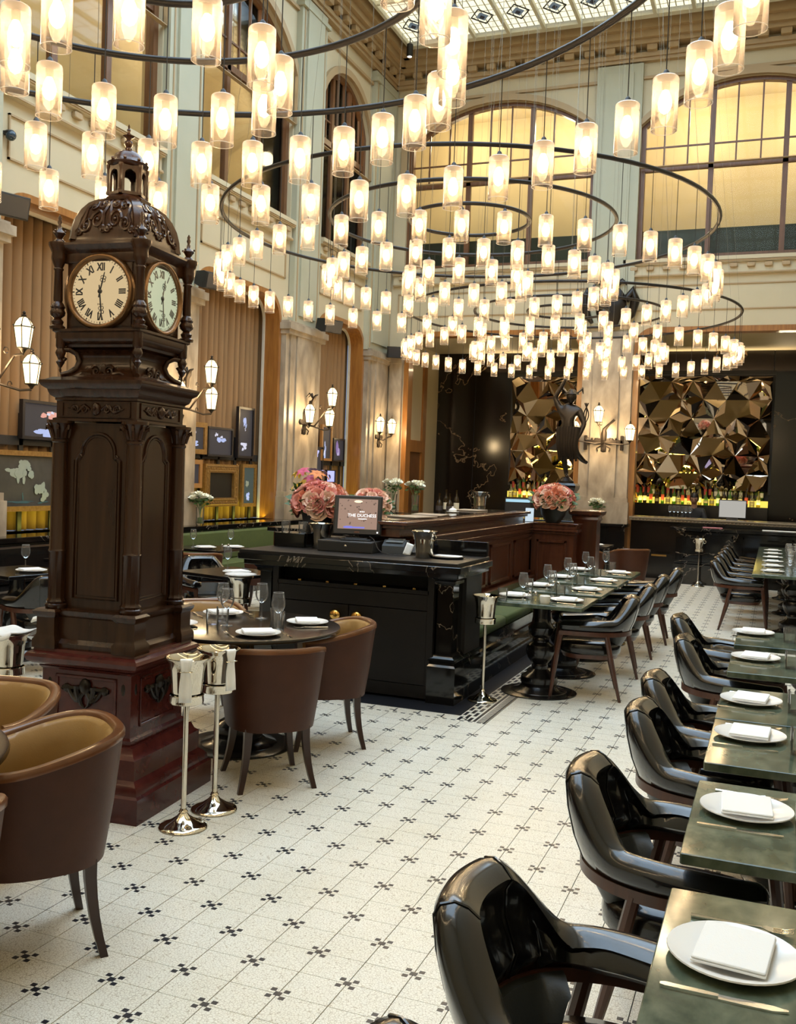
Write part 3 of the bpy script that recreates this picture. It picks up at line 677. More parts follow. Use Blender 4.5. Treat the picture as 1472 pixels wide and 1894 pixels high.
WG = [[(.034, 0), (.035, .002), (.012, .005), (.0045, .012), (.004, .085), (.006, .095)], [(.006, .095), (.026, .108), (.037, .13), (.040, .15), (.036, .185), (.030, .212)]]
WINE_S = B().lathe(WG[0], n=14).mesh('stem', GLASS, 60)
WINE_B = B().lathe(WG[1], n=16, cap=False).mesh('bowl', GLASS, 60)
WINE_R = B().tube([(.030*cos(a), .030*sin(a), .212) for a in [2*pi*k/16 for k in range(16)]], .001, 4, closed=True).mesh('rim', thin_glass('rim_glass', (.9, .9, .9), .35, (1, 1, 1)))
TUMB = B().lathe([(.0, .008), (.032, .008), (.034, 0), (.036, .002), (.039, .095), (.0375, .095), (.034, .012)], n=18, cap=False).mesh('tumbler', GLASS, 60)
def wine(x, y, z, label, g, s=1):
    o = thing('wine_glass', label, 'glass', (x, y, z), random.uniform(0, 6), g); o.scale = (s, s, s)
    link('stem', WINE_S, o); bo = link('bowl', WINE_B, o); link('rim', WINE_R, bo); return o
def tumbler(x, y, z, label, g): o = link('water_tumbler', TUMB, None, (x, y, z)); return tag(o, label, 'glass', g)
def dinner(x, y, z, label, g): return tag(link('dinner_plate', PLATE, None, (x, y, z)), label, 'plate', g)
def napkin(x, y, z, a, label, g): return tag(link('folded_napkin', NAP, None, (x, y, z), (0, 0, a)), label, 'napkin', g)
PEP_B = B().lathe([(.018, 0), (.02, .004), (.02, .035), (.012, .045)], n=12).mesh('jar', GLASS); PEP_C = B().lathe([(.013, .045), (.014, .05), (.012, .062), (.004, .068)], n=12).mesh('cap', SILVER)
def shaker(x, y, z, label, g): o = thing('salt_shaker', label, 'shaker', (x, y, z), 0, g); link('jar', PEP_B, o); link('cap', PEP_C, o)
CANDLE = B().lathe([(0, .004), (.036, .0), (.04, .01), (.042, .055), (.038, .06), (.034, .058), (.032, .02), (0, .02)], n=18, cap=False).mesh('candle_bowl', CERAMIC)
TZ = .7402
def setting(x, y, a, where, full=True, g='right'):
    """plate, napkin, fork and knife before a diner looking along angle a"""
    ca, sa = cos(a), sin(a); P = lambda u, v: (x+u*ca-v*sa, y+u*sa+v*ca)
    dinner(x, y, TZ, 'white plate on '+where, 'dinner plates')
    napkin(*P(.0, .0), TZ+.0205, a+R(random.uniform(-6, 6)), 'folded napkin at '+where, 'folded napkins')
    if full:
        knife(*P(-.01, -.165), TZ, a+R(random.uniform(-2, 2)), 'knife by the plate of '+where, 'table knives')
        fork(*P(-.0, .165), TZ, a+R(random.uniform(-4, 4)), 'fork by the plate of '+where, 'table forks')
for k, y in enumerate(RT):
    w = 'the %s green marble table on the right' % ORD[k]; yc = y+.335
    setting((-.03, -.03, -.04, -.05, -.05, -.08)[k], (2.02, 2.96, 3.87, 4.51, 5.67, 6.65)[k], R(-2), w)
    tumbler(.135 if k else .2, yc-.075 if k else yc+.1, TZ, 'water tumbler on '+w, 'water tumblers')
    wine(.21 if k else .3, yc+.07, TZ, 'empty wine glass on '+w, 'wine glasses')
    tumbler(.3, yc-.12, TZ, 'second tumbler farther in on '+w, 'water tumblers')
for k, y in enumerate(LT):
    w = 'the %s bench table by the partition' % ORD[k]; yc = y+.37
    setting(-1.47, yc-.02, R(180), w); setting(-1.90, yc+.03, 0, 'the bench side of '+w, k < 2)
    wine(-1.80, yc-.12, TZ, 'wine glass towards the front of '+w, 'wine glasses'); wine(-1.64, yc+.2, TZ, 'wine glass towards the back of '+w, 'wine glasses')
    tumbler(-1.93, yc-.25, TZ, 'water tumbler on '+w, 'water tumblers'); tumbler(-1.58, yc+.26, TZ, 'water tumbler at the back of '+w, 'water tumblers')
    shaker(-1.76, yc-.05, TZ, 'left shaker on '+w, 'shakers'); shaker(-1.71, yc-.08, TZ, 'right shaker on '+w, 'shakers')
tag(link('candle_bowl', CANDLE, None, (-1.60, 7.34, TZ)), 'small white candle bowl on the nearest bench table', 'candle holder')
# long table: plates along the aisle side, a crowd of glasses in the middle
for k in range(6): setting(.03, 11.75+k*.8, 0, 'the %s place of the long table by the bar' % ['first', 'second', 'third', 'fourth', 'fifth', 'sixth'][k], k < 3)
for k in range(30):
    wine(.22+.085*(k % 3)+random.uniform(-.01, .01), 11.75+.24*(k//3)+random.uniform(-.03, .03), TZ, 'wine glass in the crowd of glasses down the middle of the long table', 'wine glasses crowded on the long table', random.uniform(.95, 1.15))
# round table by the clock
cx, cyy = RTC
for (x, y), w in (((-2.50, 4.64), 'the round table, before its near tub chair'), ((-2.55, 5.46), 'the round table, before its right-hand tub chair'), ((-3.55, 5.66), 'the round table, before its far tub chair'), ((-3.5, 4.7), 'the round table, beside the clock')):
    a = face(x, y, cx, cyy); setting(cx-.40*cos(a), cyy-.40*sin(a), a, w)
for x, y, l in ((-3.2, 5.28, 'left'), (-3.03, 5.05, 'second from left'), (-3.0, 5.42, 'third from left'), (-2.70, 5.08, 'right')): wine(x, y, TZ, l+' wine glass on the round table right of the clock', 'wine glasses', 1.05)
for x, y, l in ((-3.1, 5.0, 'tumbler in front of the clock side glasses'), (-2.83, 5.3, 'back tumbler'), (-2.75, 5.18, 'front tumbler'), (-3.12, 5.15, 'tumbler behind the left wine glass')): tumbler(x, y, TZ, l+' on the round table', 'water tumblers')
a = face(-2.32, 2.66, *NT); setting(NT[0]-.40*cos(a), NT[1]-.40*sin(a), a, 'the round table at the left edge')
for x, y, w in ((-6.2, 9.8, 'the small table by the green bench'), (-6.0, 10.1, 'the far side of the small table by the green bench'), (-6.2, 7.85, 'the small table left of the clock shaft'), (-5.9, 6.6, 'the small table at the far left edge'), (-4.5, 7.65, 'the small table left of the black desk'), (-2.45, 14.6, 'the small table near the marble pillar')): setting(x, y, R(150), w, False)
for x, y, w in ((-6.4, 9.85, 'the small table by the green bench, left one'), (-6.1, 10.2, 'the small table by the green bench, right one'), (-6.3, 8.1, 'the small table left of the clock shaft'), (-6.1, 6.75, 'the small table at the far left edge'), (-4.75, 7.9, 'the small table left of the black desk'), (-2.5, 14.9, 'the small table near the marble pillar'), (-2.75, 14.6, 'the small table near the marble pillar, left one')): wine(x, y, TZ, 'wine glass on '+w, 'wine glasses')
for x, y, l in ((-5.96, 9.78, 'left'), (-5.92, 9.85, 'right')): shaker(x, y, TZ, l+' shaker on the small table by the green bench', 'shakers')

# ================================================================== WINE BUCKETS ON STANDS
BK = [(.062, 0), (.066, .003), (.07, .05), (.078, .14), (.09, .185), (.104, .197), (.106, .203), (.100, .204), (.086, .185), (.072, .14), (.064, .02), (0, .012)]
BUCKET = B().lathe(BK, n=28, cap=False).mesh('bucket', SILVER, 50)
hb = B()
for s in (-1, 1): hb.tube([(s*(.08+.0), 0, .13), (s*.105, 0, .14), (s*.112, 0, .16), (s*.10, 0, .178), (s*.085, 0, .175)], .005, 6)
HANDLES = hb.mesh('handles', SILVER)
def make_stand():
    t = thing('wine_bucket_stand', '', 'wine stand')
    B().lathe([(.11, 0), (.113, .006), (.108, .014), (.09, .02), (.06, .034), (.03, .055), (.018, .07), (.022, .076), (.016, .084), (.014, .09)], n=32).mk('foot', SILVER, t, 40)
    B().lathe([(.0125, .085), (.0125, .575), (.018, .58), (.03, .586)], n=12).mk('pole', SILVER, t, 40)
    B().lathe([(.0, .585), (.068, .585), (.078, .589), (.08, .597), (.078, .622), (.081, .628), (.076, .63), (.074, .60), (0, .598)], n=28, cap=False).mk('cradle', SILVER, t, 40)
    return t
stand = First(make_stand)
def stand_with_bucket(x, y, a, where, handles=False):
    stand((x, y, 0), a, 'silver pedestal stand holding a wine bucket, '+where, 'wine bucket stands')
    o = thing('wine_bucket', 'silver wine bucket in a tall stand, '+where, 'wine bucket', (x, y, .599), a, 'wine buckets'); link('bucket_body', BUCKET, o)
    if handles: link('handles', HANDLES, o)
stand_with_bucket(-2.50, 3.83, .3, 'left of the pair beside the clock plinth')
stand_with_bucket(-2.50, 4.10, .5, 'right of the pair beside the clock plinth')
stand_with_bucket(-1.985, 7.05, 0, 'at the corner of the black desk', False)
stand_with_bucket(-1.12, 17.0, R(-20), 'before the bar', True)
stand_with_bucket(-4.05, 6.95, 0, 'behind the round table, left end of the desk')
stand_with_bucket(-3.62, 3.90, 0, 'at the left edge beside the clock plinth')
stand_with_bucket(-3.72, 4.38, 0, 'half hidden behind the clock plinth on the left')
# napkins hung over the buckets (cloth strips folded through a ring)
def hung(x, y, ang, label, w=.042, ln=.24):
    t = thing('hung_napkin', label, 'napkin', (x, y, .80), ang)
    b = B(); pr = [(.03, -.03), (.07, .0), (.098, .012), (.112, .008), (.114, -.03), (.112, -.09), (.118, -.09-ln*.4)]
    def q(u, v):
        k = u*(len(pr)-1); i = min(int(k), len(pr)-2); f = k-i; r = pr[i][0]*(1-f)+pr[i+1][0]*f; z = pr[i][1]*(1-f)+pr[i+1][1]*f
        ww = w*(1-.28*math.exp(-((u-.72)/.12)**2)); return (r+.004*sin(v*9+u*3), (v-.5)*2*ww/2*1.3+.02*(u-.5)*0, z)
    b.grid(q, 18, 8); o = b.mk('cloth', LINEN, t, 180); m = o.modifiers.new('s', 'SOLIDIFY'); m.thickness = .006
    B().tube([(.118, (.036)*cos(a_), -.05+.004*sin(a_)) if 0 else (.117+.008*sin(a_), .03*cos(a_), -.045) for a_ in [2*pi*k/14 for k in range(14)]], .0022, 5, closed=True).mk('napkin_ring', SILVER, t)
hung(-2.50, 3.83, R(-60), 'white napkin with a wire ring hung over the left wine bucket by the clock')
hung(-2.50, 4.10, R(-25), 'white napkin with a wire ring hung over the right wine bucket by the clock')
dinner(-4.05, 6.95, .804, 'white plate on the wine bucket at the left end of the desk', 'dinner plates')
for x, y, l in ((-3.62, 3.90, 'draped napkin on the wine bucket at the left edge'), (-3.72, 4.38, 'draped napkin on the half hidden wine bucket left of the clock')):
    b = B(); b.grid(lambda u, v: ((u-.5)*.19, (v-.5)*.22, .012+.012*sin(u*7)*cos(v*6)-.07*max(0, abs(v-.5)-.44)*6), 12, 12); o = b.mk('draped_napkin', LINEN, None, 180); o.location = (x, y, .805); m = o.modifiers.new('s', 'SOLIDIFY'); m.thickness = .008; tag(o, l, 'napkin')

# ================================================================== THE CLOCK
clk = thing('tower_clock', 'tall carved wooden tower clock with two lit dials on a red granite plinth', 'clock', (-3.092, 4.075, 0), .083)
B().sqstack([(.369, 0), (.369, .12), (.355, .13), (.352, .155), (.335, .175), (.318, .19), (.318, .285), (.30, .30), (.285, .335)]).mk('plinth_base', REDGRANITE, clk)
B().sqstack([(.262, .334), (.262, .36), (.248, .37), (.248, .67), (.262, .685)]).mk('plinth_die', REDGRANITE, clk)
B().sqstack([(.255, .684), (.285, .70), (.305, .715), (.312, .735), (.305, .75), (.282, .762), (.278, .775)]).mk('plinth_cap', REDGRANITE, clk)
def onface(k): return Matrix.Rotation(k*pi/2, 4, 'Z')
for k in range(4):
    F = onface(k)
    b = B(); b.M = F
    for x0, z0, x1, z1 in ((-.17, .41, .17, .425), (-.17, .635, .17, .65), (-.17, .41, -.155, .65), (.155, .41, .17, .65)): b.box(x0, -.256, z0, x1, -.246, z1, .003)
    b.mk('die_panel_moulding', REDGRANITE, clk)
    b = B(); b.M = F
    b.ball((0, -.255, .60), .032, 10, 6, (1, .7, 1.3)); b.tube([(-.13, -.252, .585), (0, -.254, .59), (.13, -.252, .585)], .012, 5)
    for s in (-1, 1):
        b.tube([(s*(.03+.055*q/10+.016*cos(q*.8)), -.258, .60-.05*sin(q*.55)-.008*q+.016*sin(q*.8)) for q in range(11)], [.014-.0007*q for q in range(11)], 6)
        b.tube([(s*.012, -.256, .57), (s*.03, -.257, .54), (s*.02, -.256, .51), (s*.004, -.255, .495)], [.012, .013, .009, .004], 6)
        b.ball((s*.105, -.253, .585), .022, 8, 5, (1, .5, 1)); b.ball((s*.06, -.254, .555), .018, 8, 5, (1.3, .5, .8)); b.ball((s*.205, -.247, .60), .013, 6, 4, (1, .5, 2.4))
    b.mk('bronze_mount', BRONZE, clk)
# wooden base with corner pedestals
B().sqstack([(.255, .775), (.255, .80), (.235, .82), (.23, .925), (.243, .94), (.248, .96), (.235, .966)]).mk('wood_base', CLOCKWOOD, clk)
cq = .205
for sx in (-1, 1):
    for sy in (-1, 1):
        b = B().sqstack([(.065, .775), (.065, .815), (.055, .83), (.05, .845), (.05, .925), (.062, .94), (.065, .955), (.052, .966)], (sx*.222, sy*.222)); b.mk('corner_pedestal', CLOCKWOOD, clk)
        n = 24
        def fl(r, z, j): return (sx*.207+r*(1-(.07 if (j % 2 and .99 < z < 1.25) else 0))*cos(2*pi*j/n), sy*.207+r*(1-(.07 if (j % 2 and .99 < z < 1.25) else 0))*sin(2*pi*j/n), z)
        prof = [(.052, .966), (.055, .975), (.055, .985), (.047, .992), (.051, 1.0), (.044, 1.01), (.043, 1.02), (.043, 1.24), (.046, 1.25), (.041, 1.26), (.037, 1.78), (.042, 1.785), (.042, 1.795), (.037, 1.80)]
        col = B().loft([[fl(r, z, j) for j in range(n)] for r, z in prof]).mk('column', CLOCKWOOD, clk, 30)
        b = B().lathe([(.038, 1.80), (.042, 1.83), (.052, 1.86), (.066, 1.876), (.066, 1.89)], (sx*.207, sy*.207, 0), 16)
        for q in range(8):
            a = 2*pi*q/8+.39; b.tube([(sx*.207+.038*cos(a), sy*.207+.038*sin(a), 1.805), (sx*.207+.05*cos(a), sy*.207+.05*sin(a), 1.845), (sx*.207+.07*cos(a), sy*.207+.07*sin(a), 1.862), (sx*.207+.068*cos(a), sy*.207+.068*sin(a), 1.845)], [.009, .010, .008, .005], 5)
        b.mk('capital', CLOCKWOOD, clk)
B().sqstack([(.195, .96), (.195, 1.88)]).mk('case', CLOCKWOOD, clk)
def pan(h, w, z0, z1, z2):                      # arched panel outline with shoulders
    P = [(-w, z0), (w, z0), (w, z1-.02), (w-.03, z1)]; r = w-.03
    P += [(r*cos(a), z1+.02+(z2-z1-.02)*sin(a)) for a in [pi*q/12 for q in range(13)]]
    return P+[(-w, z1-.02)]
for k in range(4):
    F = onface(k)
    outer = pan(0, .125, 1.02, 1.72, 1.83); inner = [(x*.86, 1.42+(z-1.42)*.965) for x, z in outer]
    b = B(); b.M = F; b.tube([(x, -.197, z) for x, z in outer], .0085, 6, closed=True); b.tube([(x, -.196, z) for x, z in inner], .0045, 5, closed=True)
    for s in (-1, 1): b.tube([(s*.1+.012*cos(q*.9)*(1-q/14), -.2, 1.715+.012*sin(q*.9)*(1-q/14)) for q in range(12)], .0045, 5)
    b.mk('arched_moulding', CLOCKWOOD, clk)
B().sqstack([(.235, 1.888), (.235, 1.90), (.222, 1.905), (.222, 1.985), (.228, 1.99), (.228, 2.0), (.245, 2.012), (.252, 2.028), (.255, 2.04), (.275, 2.055), (.283, 2.07), (.283, 2.082), (.262, 2.088), (.24, 2.10), (.20, 2.108)]).mk('middle_cornice', CLOCKWOOD, clk)
for k in range(4):
    b = B(); b.M = onface(k)
    for x0, z0, x1, z1 in ((-.19, 1.908, .19, 1.914), (-.19, 1.976, .19, 1.982), (-.19, 1.908, -.183, 1.982), (.183, 1.908, .19, 1.982)): b.box(x0, -.228, z0, x1, -.22, z1)
    b.ball((0, -.226, 1.948), .026, 10, 6, (1, .6, 1.25)); b.ball((0, -.238, 1.95), .012, 8, 5)
    for s in (-1, 1):
        for c_ in (.065, .115):
            b.tube([(s*(c_+.022*(1-q/16)*cos(q*.75)), -.226, 1.945+.022*(1-q/16)*sin(q*.75)) for q in range(15)], [.007-.0002*q for q in range(15)], 5)
        b.tube([(s*.03, -.226, 1.945), (s*.06, -.228, 1.965), (s*.10, -.227, 1.93), (s*.155, -.226, 1.95)], [.007, .008, .007, .003], 5)
    b.mk('frieze_carving', CLOCKWOOD, clk)
# neck and scroll brackets
B().sqstack([(.20, 2.105), (.17, 2.13), (.15, 2.165), (.145, 2.20), (.155, 2.225), (.175, 2.24)]).mk('neck', CLOCKWOOD, clk)
B().sqstack([(.165, 2.238), (.195, 2.25), (.20, 2.262), (.222, 2.275), (.232, 2.29), (.232, 2.315), (.242, 2.322), (.242, 2.333)]).mk('head_moulding', CLOCKWOOD, clk)
for k in range(4):
    b = B(); b.M = onface(k)
    for s in (-1, 1):
        b.tube([(s*(.035+.03*(1-q/18)*cos(q*.7+.5)), -.175+.012*0, 2.135+.03*(1-q/18)*sin(q*.7+.5)) for q in range(17)], [.009-.0003*q for q in range(17)], 5)
        b.tube([(s*.06, -.178, 2.12), (s*.10, -.18, 2.125), (s*.13, -.182, 2.112)], [.009, .008, .004], 5)
    b.ball((0, -.17, 2.15), .02, 8, 5, (1, .6, 1.2)); b.mk('scroll_carving', CLOCKWOOD, clk)
    b = B(); b.M = Matrix.Rotation(k*pi/2+pi/4, 4, 'Z')
    b.tube([(.30, 0, 2.112), (.26, 0, 2.125), (.225, 0, 2.15), (.21, 0, 2.185), (.225, 0, 2.222), (.26, 0, 2.24), (.295, 0, 2.235), (.312, 0, 2.212), (.305, 0, 2.188), (.287, 0, 2.183), (.278, 0, 2.198)], [.012, .014, .016, .016, .015, .015, .014, .012, .010, .009, .011], 8)
    b.mk('scroll_bracket', CLOCKWOOD, clk, 60)
    b = B().lathe([(.004, 2.125), (.007, 2.135), (.004, 2.145), (.010, 2.155), (.022, 2.175), (.010, 2.19), (.02, 2.205), (.026, 2.22), (.018, 2.24), (.024, 2.25), (.024, 2.33)], (.302*cos(k*pi/2+pi/4), .302*sin(k*pi/2+pi/4), 0), 12); b.mk('drop_finial', CLOCKWOOD, clk, 50)
# clock head
B().sqstack([(.195, 2.33), (.195, 2.70)]).mk('clock_case', CLOCKWOOD, clk)
B().sqstack([(.205, 2.655), (.212, 2.665), (.212, 2.70), (.225, 2.712), (.238, 2.722), (.25, 2.735), (.25, 2.745), (.225, 2.752)]).mk('upper_cornice', CLOCKWOOD, clk)
CC = .226
for sx in (-1, 1):
    for sy in (-1, 1):
        B().lathe([(.036, 2.333), (.038, 2.345), (.025, 2.355), (.03, 2.37), (.017, 2.385), (.034, 2.40), (.037, 2.415), (.03, 2.43), (.035, 2.44), (.028, 2.455), (.02, 2.465), (.0225, 2.475), (.0195, 2.615), (.024, 2.62), (.024, 2.626), (.02, 2.63), (.026, 2.645), (.034, 2.665), (.036, 2.675), (.034, 2.70), (.04, 2.715), (.05, 2.735), (.05, 2.748)], (sx*CC, sy*CC, 0), 16).mk('colonnette', CLOCKWOOD, clk, 50)
        b = B().lathe([(.03, 2.748), (.026, 2.76), (.014, 2.772), (.022, 2.785), (.03, 2.795), (.026, 2.803), (.012, 2.812), (.009, 2.83), (.006, 2.838), (.011, 2.85), (.007, 2.862), (.009, 2.87), (.002, 2.885)], (sx*CC, sy*CC, 0), 12)
        for q in range(4): b.ball((sx*CC+.033*cos(q*pi/2), sy*CC+.033*sin(q*pi/2), 2.803), .006, 6, 4)
        b.mk('urn_finial', CLOCKWOOD, clk, 50)
ROM = ['XII', 'I', 'II', 'III', 'IIII', 'V', 'VI', 'VII', 'VIII', 'IX', 'X', 'XI']
rom = [text_mesh(s, .05, .0005, off=.0022) for s in ROM]
for m in rom: m.materials.append(INLAY)
par = text_mesh('PARIS', .013, .0004); par.materials.append(BRONZE)
DIALW, DIALG = emit('lit_dial_warm', (1, .74, .40), .55), emit('lit_dial_pale', (.85, .93, .62), .5)
RD, ZD = .158, 2.515
for k in range(4):
    F = onface(k) @ Matrix.Translation((0, -.197, ZD)) @ Matrix.Rotation(pi/2, 4, 'X')   # dial frame: x right, y up, z out
    d = B(); d.M = F; d.lathe([(0, .012), (RD, .012), (RD, 0), (0, 0)], n=48, cap=False); dial = d.mk('dial', DIALW if k % 2 == 0 else DIALG, clk)
    b = B(); b.M = F; b.lathe([(RD-.002, .0), (RD-.001, .02), (RD+.006, .032), (RD+.016, .034), (RD+.024, .026), (RD+.028, .0)], n=48, cap=False); b.mk('bezel', BRONZE if 0 else M('dial_bezel', (.16, .085, .035), .25, .6), dial, 60)
    for q in range(12):
        a = -q*pi/6; o = link('numeral', rom[q], dial); o.matrix_local = F @ Matrix.Rotation(a, 4, 'Z') @ Matrix.Translation((0, RD*.74, .0128)) @ Matrix.Diagonal((.72, 1, 1, 1))
    o = link('dial_lettering', par, dial); o.matrix_local = F @ Matrix.Translation((0, -.062, .0128))
    b = B(); b.M = F
    for q in range(60):
        a = q*pi/30; r0, r1, w = (.93, .97, .0012) if q % 5 else (.92, .985, .0028)
        b.M = F @ Matrix.Rotation(a, 4, 'Z'); b.box(-w, RD*r0, .0122, w, RD*r1, .0132)
    b.mk('minute_marks', INLAY, dial)
    for nm, a, L in (('hour_hand', -R(14), .095), ('minute_hand', -R(174), .14)):
        b = B(); b.M = F @ Matrix.Rotation(a, 4, 'Z'); z = .017 if nm[0] == 'h' else .02
        b.prism([(-.003, -.03), (.003, -.03), (.0035, L*.5), (.002, L), (-.002, L), (-.0035, L*.5)], (0, 0, .002), ((0, 0, z), (1, 0, 0), (0, 1, 0)))
        for s in (-1, 1):
            for c_ in (.58, .72): b.tube([(s*.007+.007*cos(q), L*c_+.008*sin(q), z) for q in [2*pi*w_/9 for w_ in range(9)]], .0018, 4, closed=True)
        b.ball((0, 0, z), .012, 10, 5, (1, 1, .4)); b.mk(nm, INLAY, dial)
    b = B(); b.M = onface(k)
    for sx in (-1, 1):
        for sz in (-1, 1): b.prism([(sx*.085, ZD+sz*.165), (sx*.165, ZD+sz*.165), (sx*.165, ZD+sz*.085), (sx*.15, ZD+sz*.12), (sx*.12, ZD+sz*.15)], (0, -.006, 0), ((0, -.195, 0), (1, 0, 0), (0, 0, 1)))
    b.mk('spandrel_carving', CLOCKWOOD, clk)
# dome with carved fields, ribs, lantern and finial
DP = [(.190, 2.75), (.190, 2.775), (.186, 2.79), (.183, 2.83), (.173, 2.88), (.155, 2.925), (.130, 2.962), (.10, 2.985), (.075, 2.997)]
B().sqstack(DP).mk('dome', CLOCKWOOD, clk, 50)
def dome_at(u, t):                              # u across -1..1, t up 0..1 -> point on the front face
    k = t*(len(DP)-3)+2; i = min(int(k), len(DP)-2); f = k-i; h = DP[i][0]*(1-f)+DP[i+1][0]*f; z = DP[i][1]*(1-f)+DP[i+1][1]*f; return (u*h, -h-.003, z)
for k in range(4):
    b = B(); b.M = onface(k)
    for s in (-1, 1):
        for (u0, t0, r0, d) in ((.28, .30, .22, 1), (.60, .22, .17, -1), (.24, .66, .18, -1), (.56, .58, .15, 1), (.08, .12, .10, 1), (.78, .08, .09, 1)):
            b.tube([dome_at(s*(u0+r0*(1-q/22)*cos(q*.55*d)), min(.98, max(.01, t0+.85*r0*(1-q/22)*sin(q*.55*d)))) for q in range(21)], [.0085-.00025*q for q in range(21)], 5)
            b.ball(dome_at(s*u0, t0), .009, 6, 4)
        b.tube([dome_at(s*.05, .1), dome_at(s*.12, .4), dome_at(s*.05, .6), dome_at(s*.12, .9)], [.008, .01, .008, .004], 5)
        b.tube([dome_at(s*.86, .02), dome_at(s*.7, .35), dome_at(s*.8, .55), dome_at(s*.62, .85)], [.006, .009, .008, .004], 5)
    b.mk('dome_carving', CLOCKWOOD, clk, 60)
    a = k*pi/2+pi/4
    b = B(); b.M = Matrix.Rotation(a, 4, 'Z'); b.loft([[(h*1.414+o, y, z) for o, y in ((.006, -.022), (.006, .022), (-.02, .022), (-.02, -.022))] for h, z in DP[1:]]); b.mk('dome_rib', CLOCKWOOD, clk)
B().lathe([(.115, 2.985), (.118, 3.0), (.105, 3.008), (.092, 3.016), (.085, 3.024)], n=8, a0=pi/8).mk('lantern_base', CLOCKWOOD, clk)
for q in range(6):
    F = Matrix.Rotation(q*pi/3+.2, 4, 'Z') @ Matrix(((0, 0, 1, .072), (1, 0, 0, 0), (0, 1, 0, 0), (0, 0, 0, 1)))
    plate('lantern_arch', [rect(-.046, 3.02, .046, 3.168), [(-.028, 3.035), (.028, 3.035)]+[(.028*cos(w), 3.115+.028*sin(w)) for w in [pi*i/10 for i in range(11)]]], .012, CLOCKWOOD, F, clk)
    b = B(); b.M = Matrix.Rotation(q*pi/3+.2+pi/6, 4, 'Z'); b.lathe([(.010, 3.02), (.012, 3.03), (.008, 3.04), (.008, 3.145), (.012, 3.155), (.012, 3.168)], (.094, 0, 0), 8); b.mk('lantern_post', CLOCKWOOD, clk)
b = B().lathe([(.085, 3.16), (.098, 3.17), (.104, 3.182), (.092, 3.19), (.08, 3.196), (.075, 3.21), (.062, 3.232), (.04, 3.248), (.015, 3.254)], n=16)
for q in range(8): b.ball((.09*cos(q*pi/4+pi/8), .09*sin(q*pi/4+pi/8), 3.195), .009, 6, 4)
b.mk('cupola_roof', CLOCKWOOD, clk, 50)
B().lathe([(.015, 3.25), (.018, 3.262), (.012, 3.27), (.022, 3.285), (.02, 3.297), (.011, 3.305), (.014, 3.315), (.03, 3.325), (.012, 3.33), (.006, 3.345), (.011, 3.355), (.004, 3.365), (.006, 3.372), (.001, 3.385)], n=14).mk('finial', CLOCKWOOD, clk, 50)

# ================================================================== CHANDELIERS
PEND_G = B().lathe([(.0565, 0), (.0575, .004), (.0575, .225), (.055, .232)], n=18, cap=False).mesh('glass_shade', SHADE, 60)
PEND_T = B().lathe([(.055, .231), (.05, .236), (.018, .238)], n=18, cap=False).mesh('frosted_top', SHADETOP, 60)
PEND_R = B().tube([(.057*cos(a), .057*sin(a), .001) for a in [2*pi*k/18 for k in range(18)]], .0016, 4, closed=True).mesh('glass_lip', thin_glass('lip_glass', (.9, .88, .85), .5, (1, .95, .9)))
PEND_B = B().lathe([(.002, .075), (.018, .085), (.028, .105), (.030, .125), (.024, .15), (.014, .172), (.012, .185)], n=10).mesh('bulb', BULBM, 60)
PEND_S = B().lathe([(.004, .27), (.012, .262), (.020, .24), (.040, .236), (.040, .232), (.018, .228), (.018, .18), (.013, .175)], n=12).mesh('lamp_holder', MATTBLACK, 40)
def chandelier(label, rings, zr, zp):
    """rings: (cx, cy, radius, count, first angle). zr ring height, zp centre of the glasses"""
    t = thing('ring_chandelier', label, 'chandelier', (0, 0, 0))
    L = zr-(zp-.117)-.26
    cord = B().tube([(0, 0, .262), (0, 0, .262+L)], .0028, 5).mesh('cord', CORD)
    for cx, cy_, r, n, a0 in rings:
        B().tube([(cx+r*cos(a), cy_+r*sin(a), zr) for a in [2*pi*k/96 for k in range(96)]], .019, 8, closed=True).mk('ring', RINGIRON, t, 60)
        for k in range(n):
            a = R(a0)+2*pi*k/n
            p = link('pendant_lamp', PEND_S, t, (cx+r*cos(a), cy_+r*sin(a), zp-.117))
            link('glass_shade', PEND_G, p); link('bulb', PEND_B, p); link('cord', cord, p); link('frosted_top', PEND_T, p); link('glass_lip', PEND_R, p)
        m = 12 if r > 1 else 6
        for k in range(m):
            a = 2*pi*k/m+.2; q = 1-.25*(r > 2)
            b = B(); b.tube([(cx+r*cos(a), cy_+r*sin(a), zr+.015), (cx+r*q*cos(a), cy_+r*q*sin(a), 9.83)], .0016, 4); b.mk('suspension_cable', CABLE, t)
    return t
chandelier('nearest of three ring chandeliers of glass pendant lamps, partly above the frame', [(-2.57, 3.09, 2.467, 47, 42), (-2.63, 3.35, 1.41, 30, 0), (-2.60, 3.56, .56, 12, -2)], 3.94, 3.37)
chandelier('middle of three ring chandeliers of glass pendant lamps, its three rings fully in view', [(-3.05, 9.53, 2.46, 47, 149), (-2.95, 9.38, 1.42, 30, 4), (-2.95, 9.3, .60, 12, 10)], 4.24, 3.61)
chandelier('farthest ring chandelier of glass pendant lamps, before the bar wall', [(-3.02, 14.72, 2.48, 47, 2), (-3.0, 14.6, 1.42, 30, 4), (-3.0, 14.5, .60, 12, 5)], 4.22, 3.60)

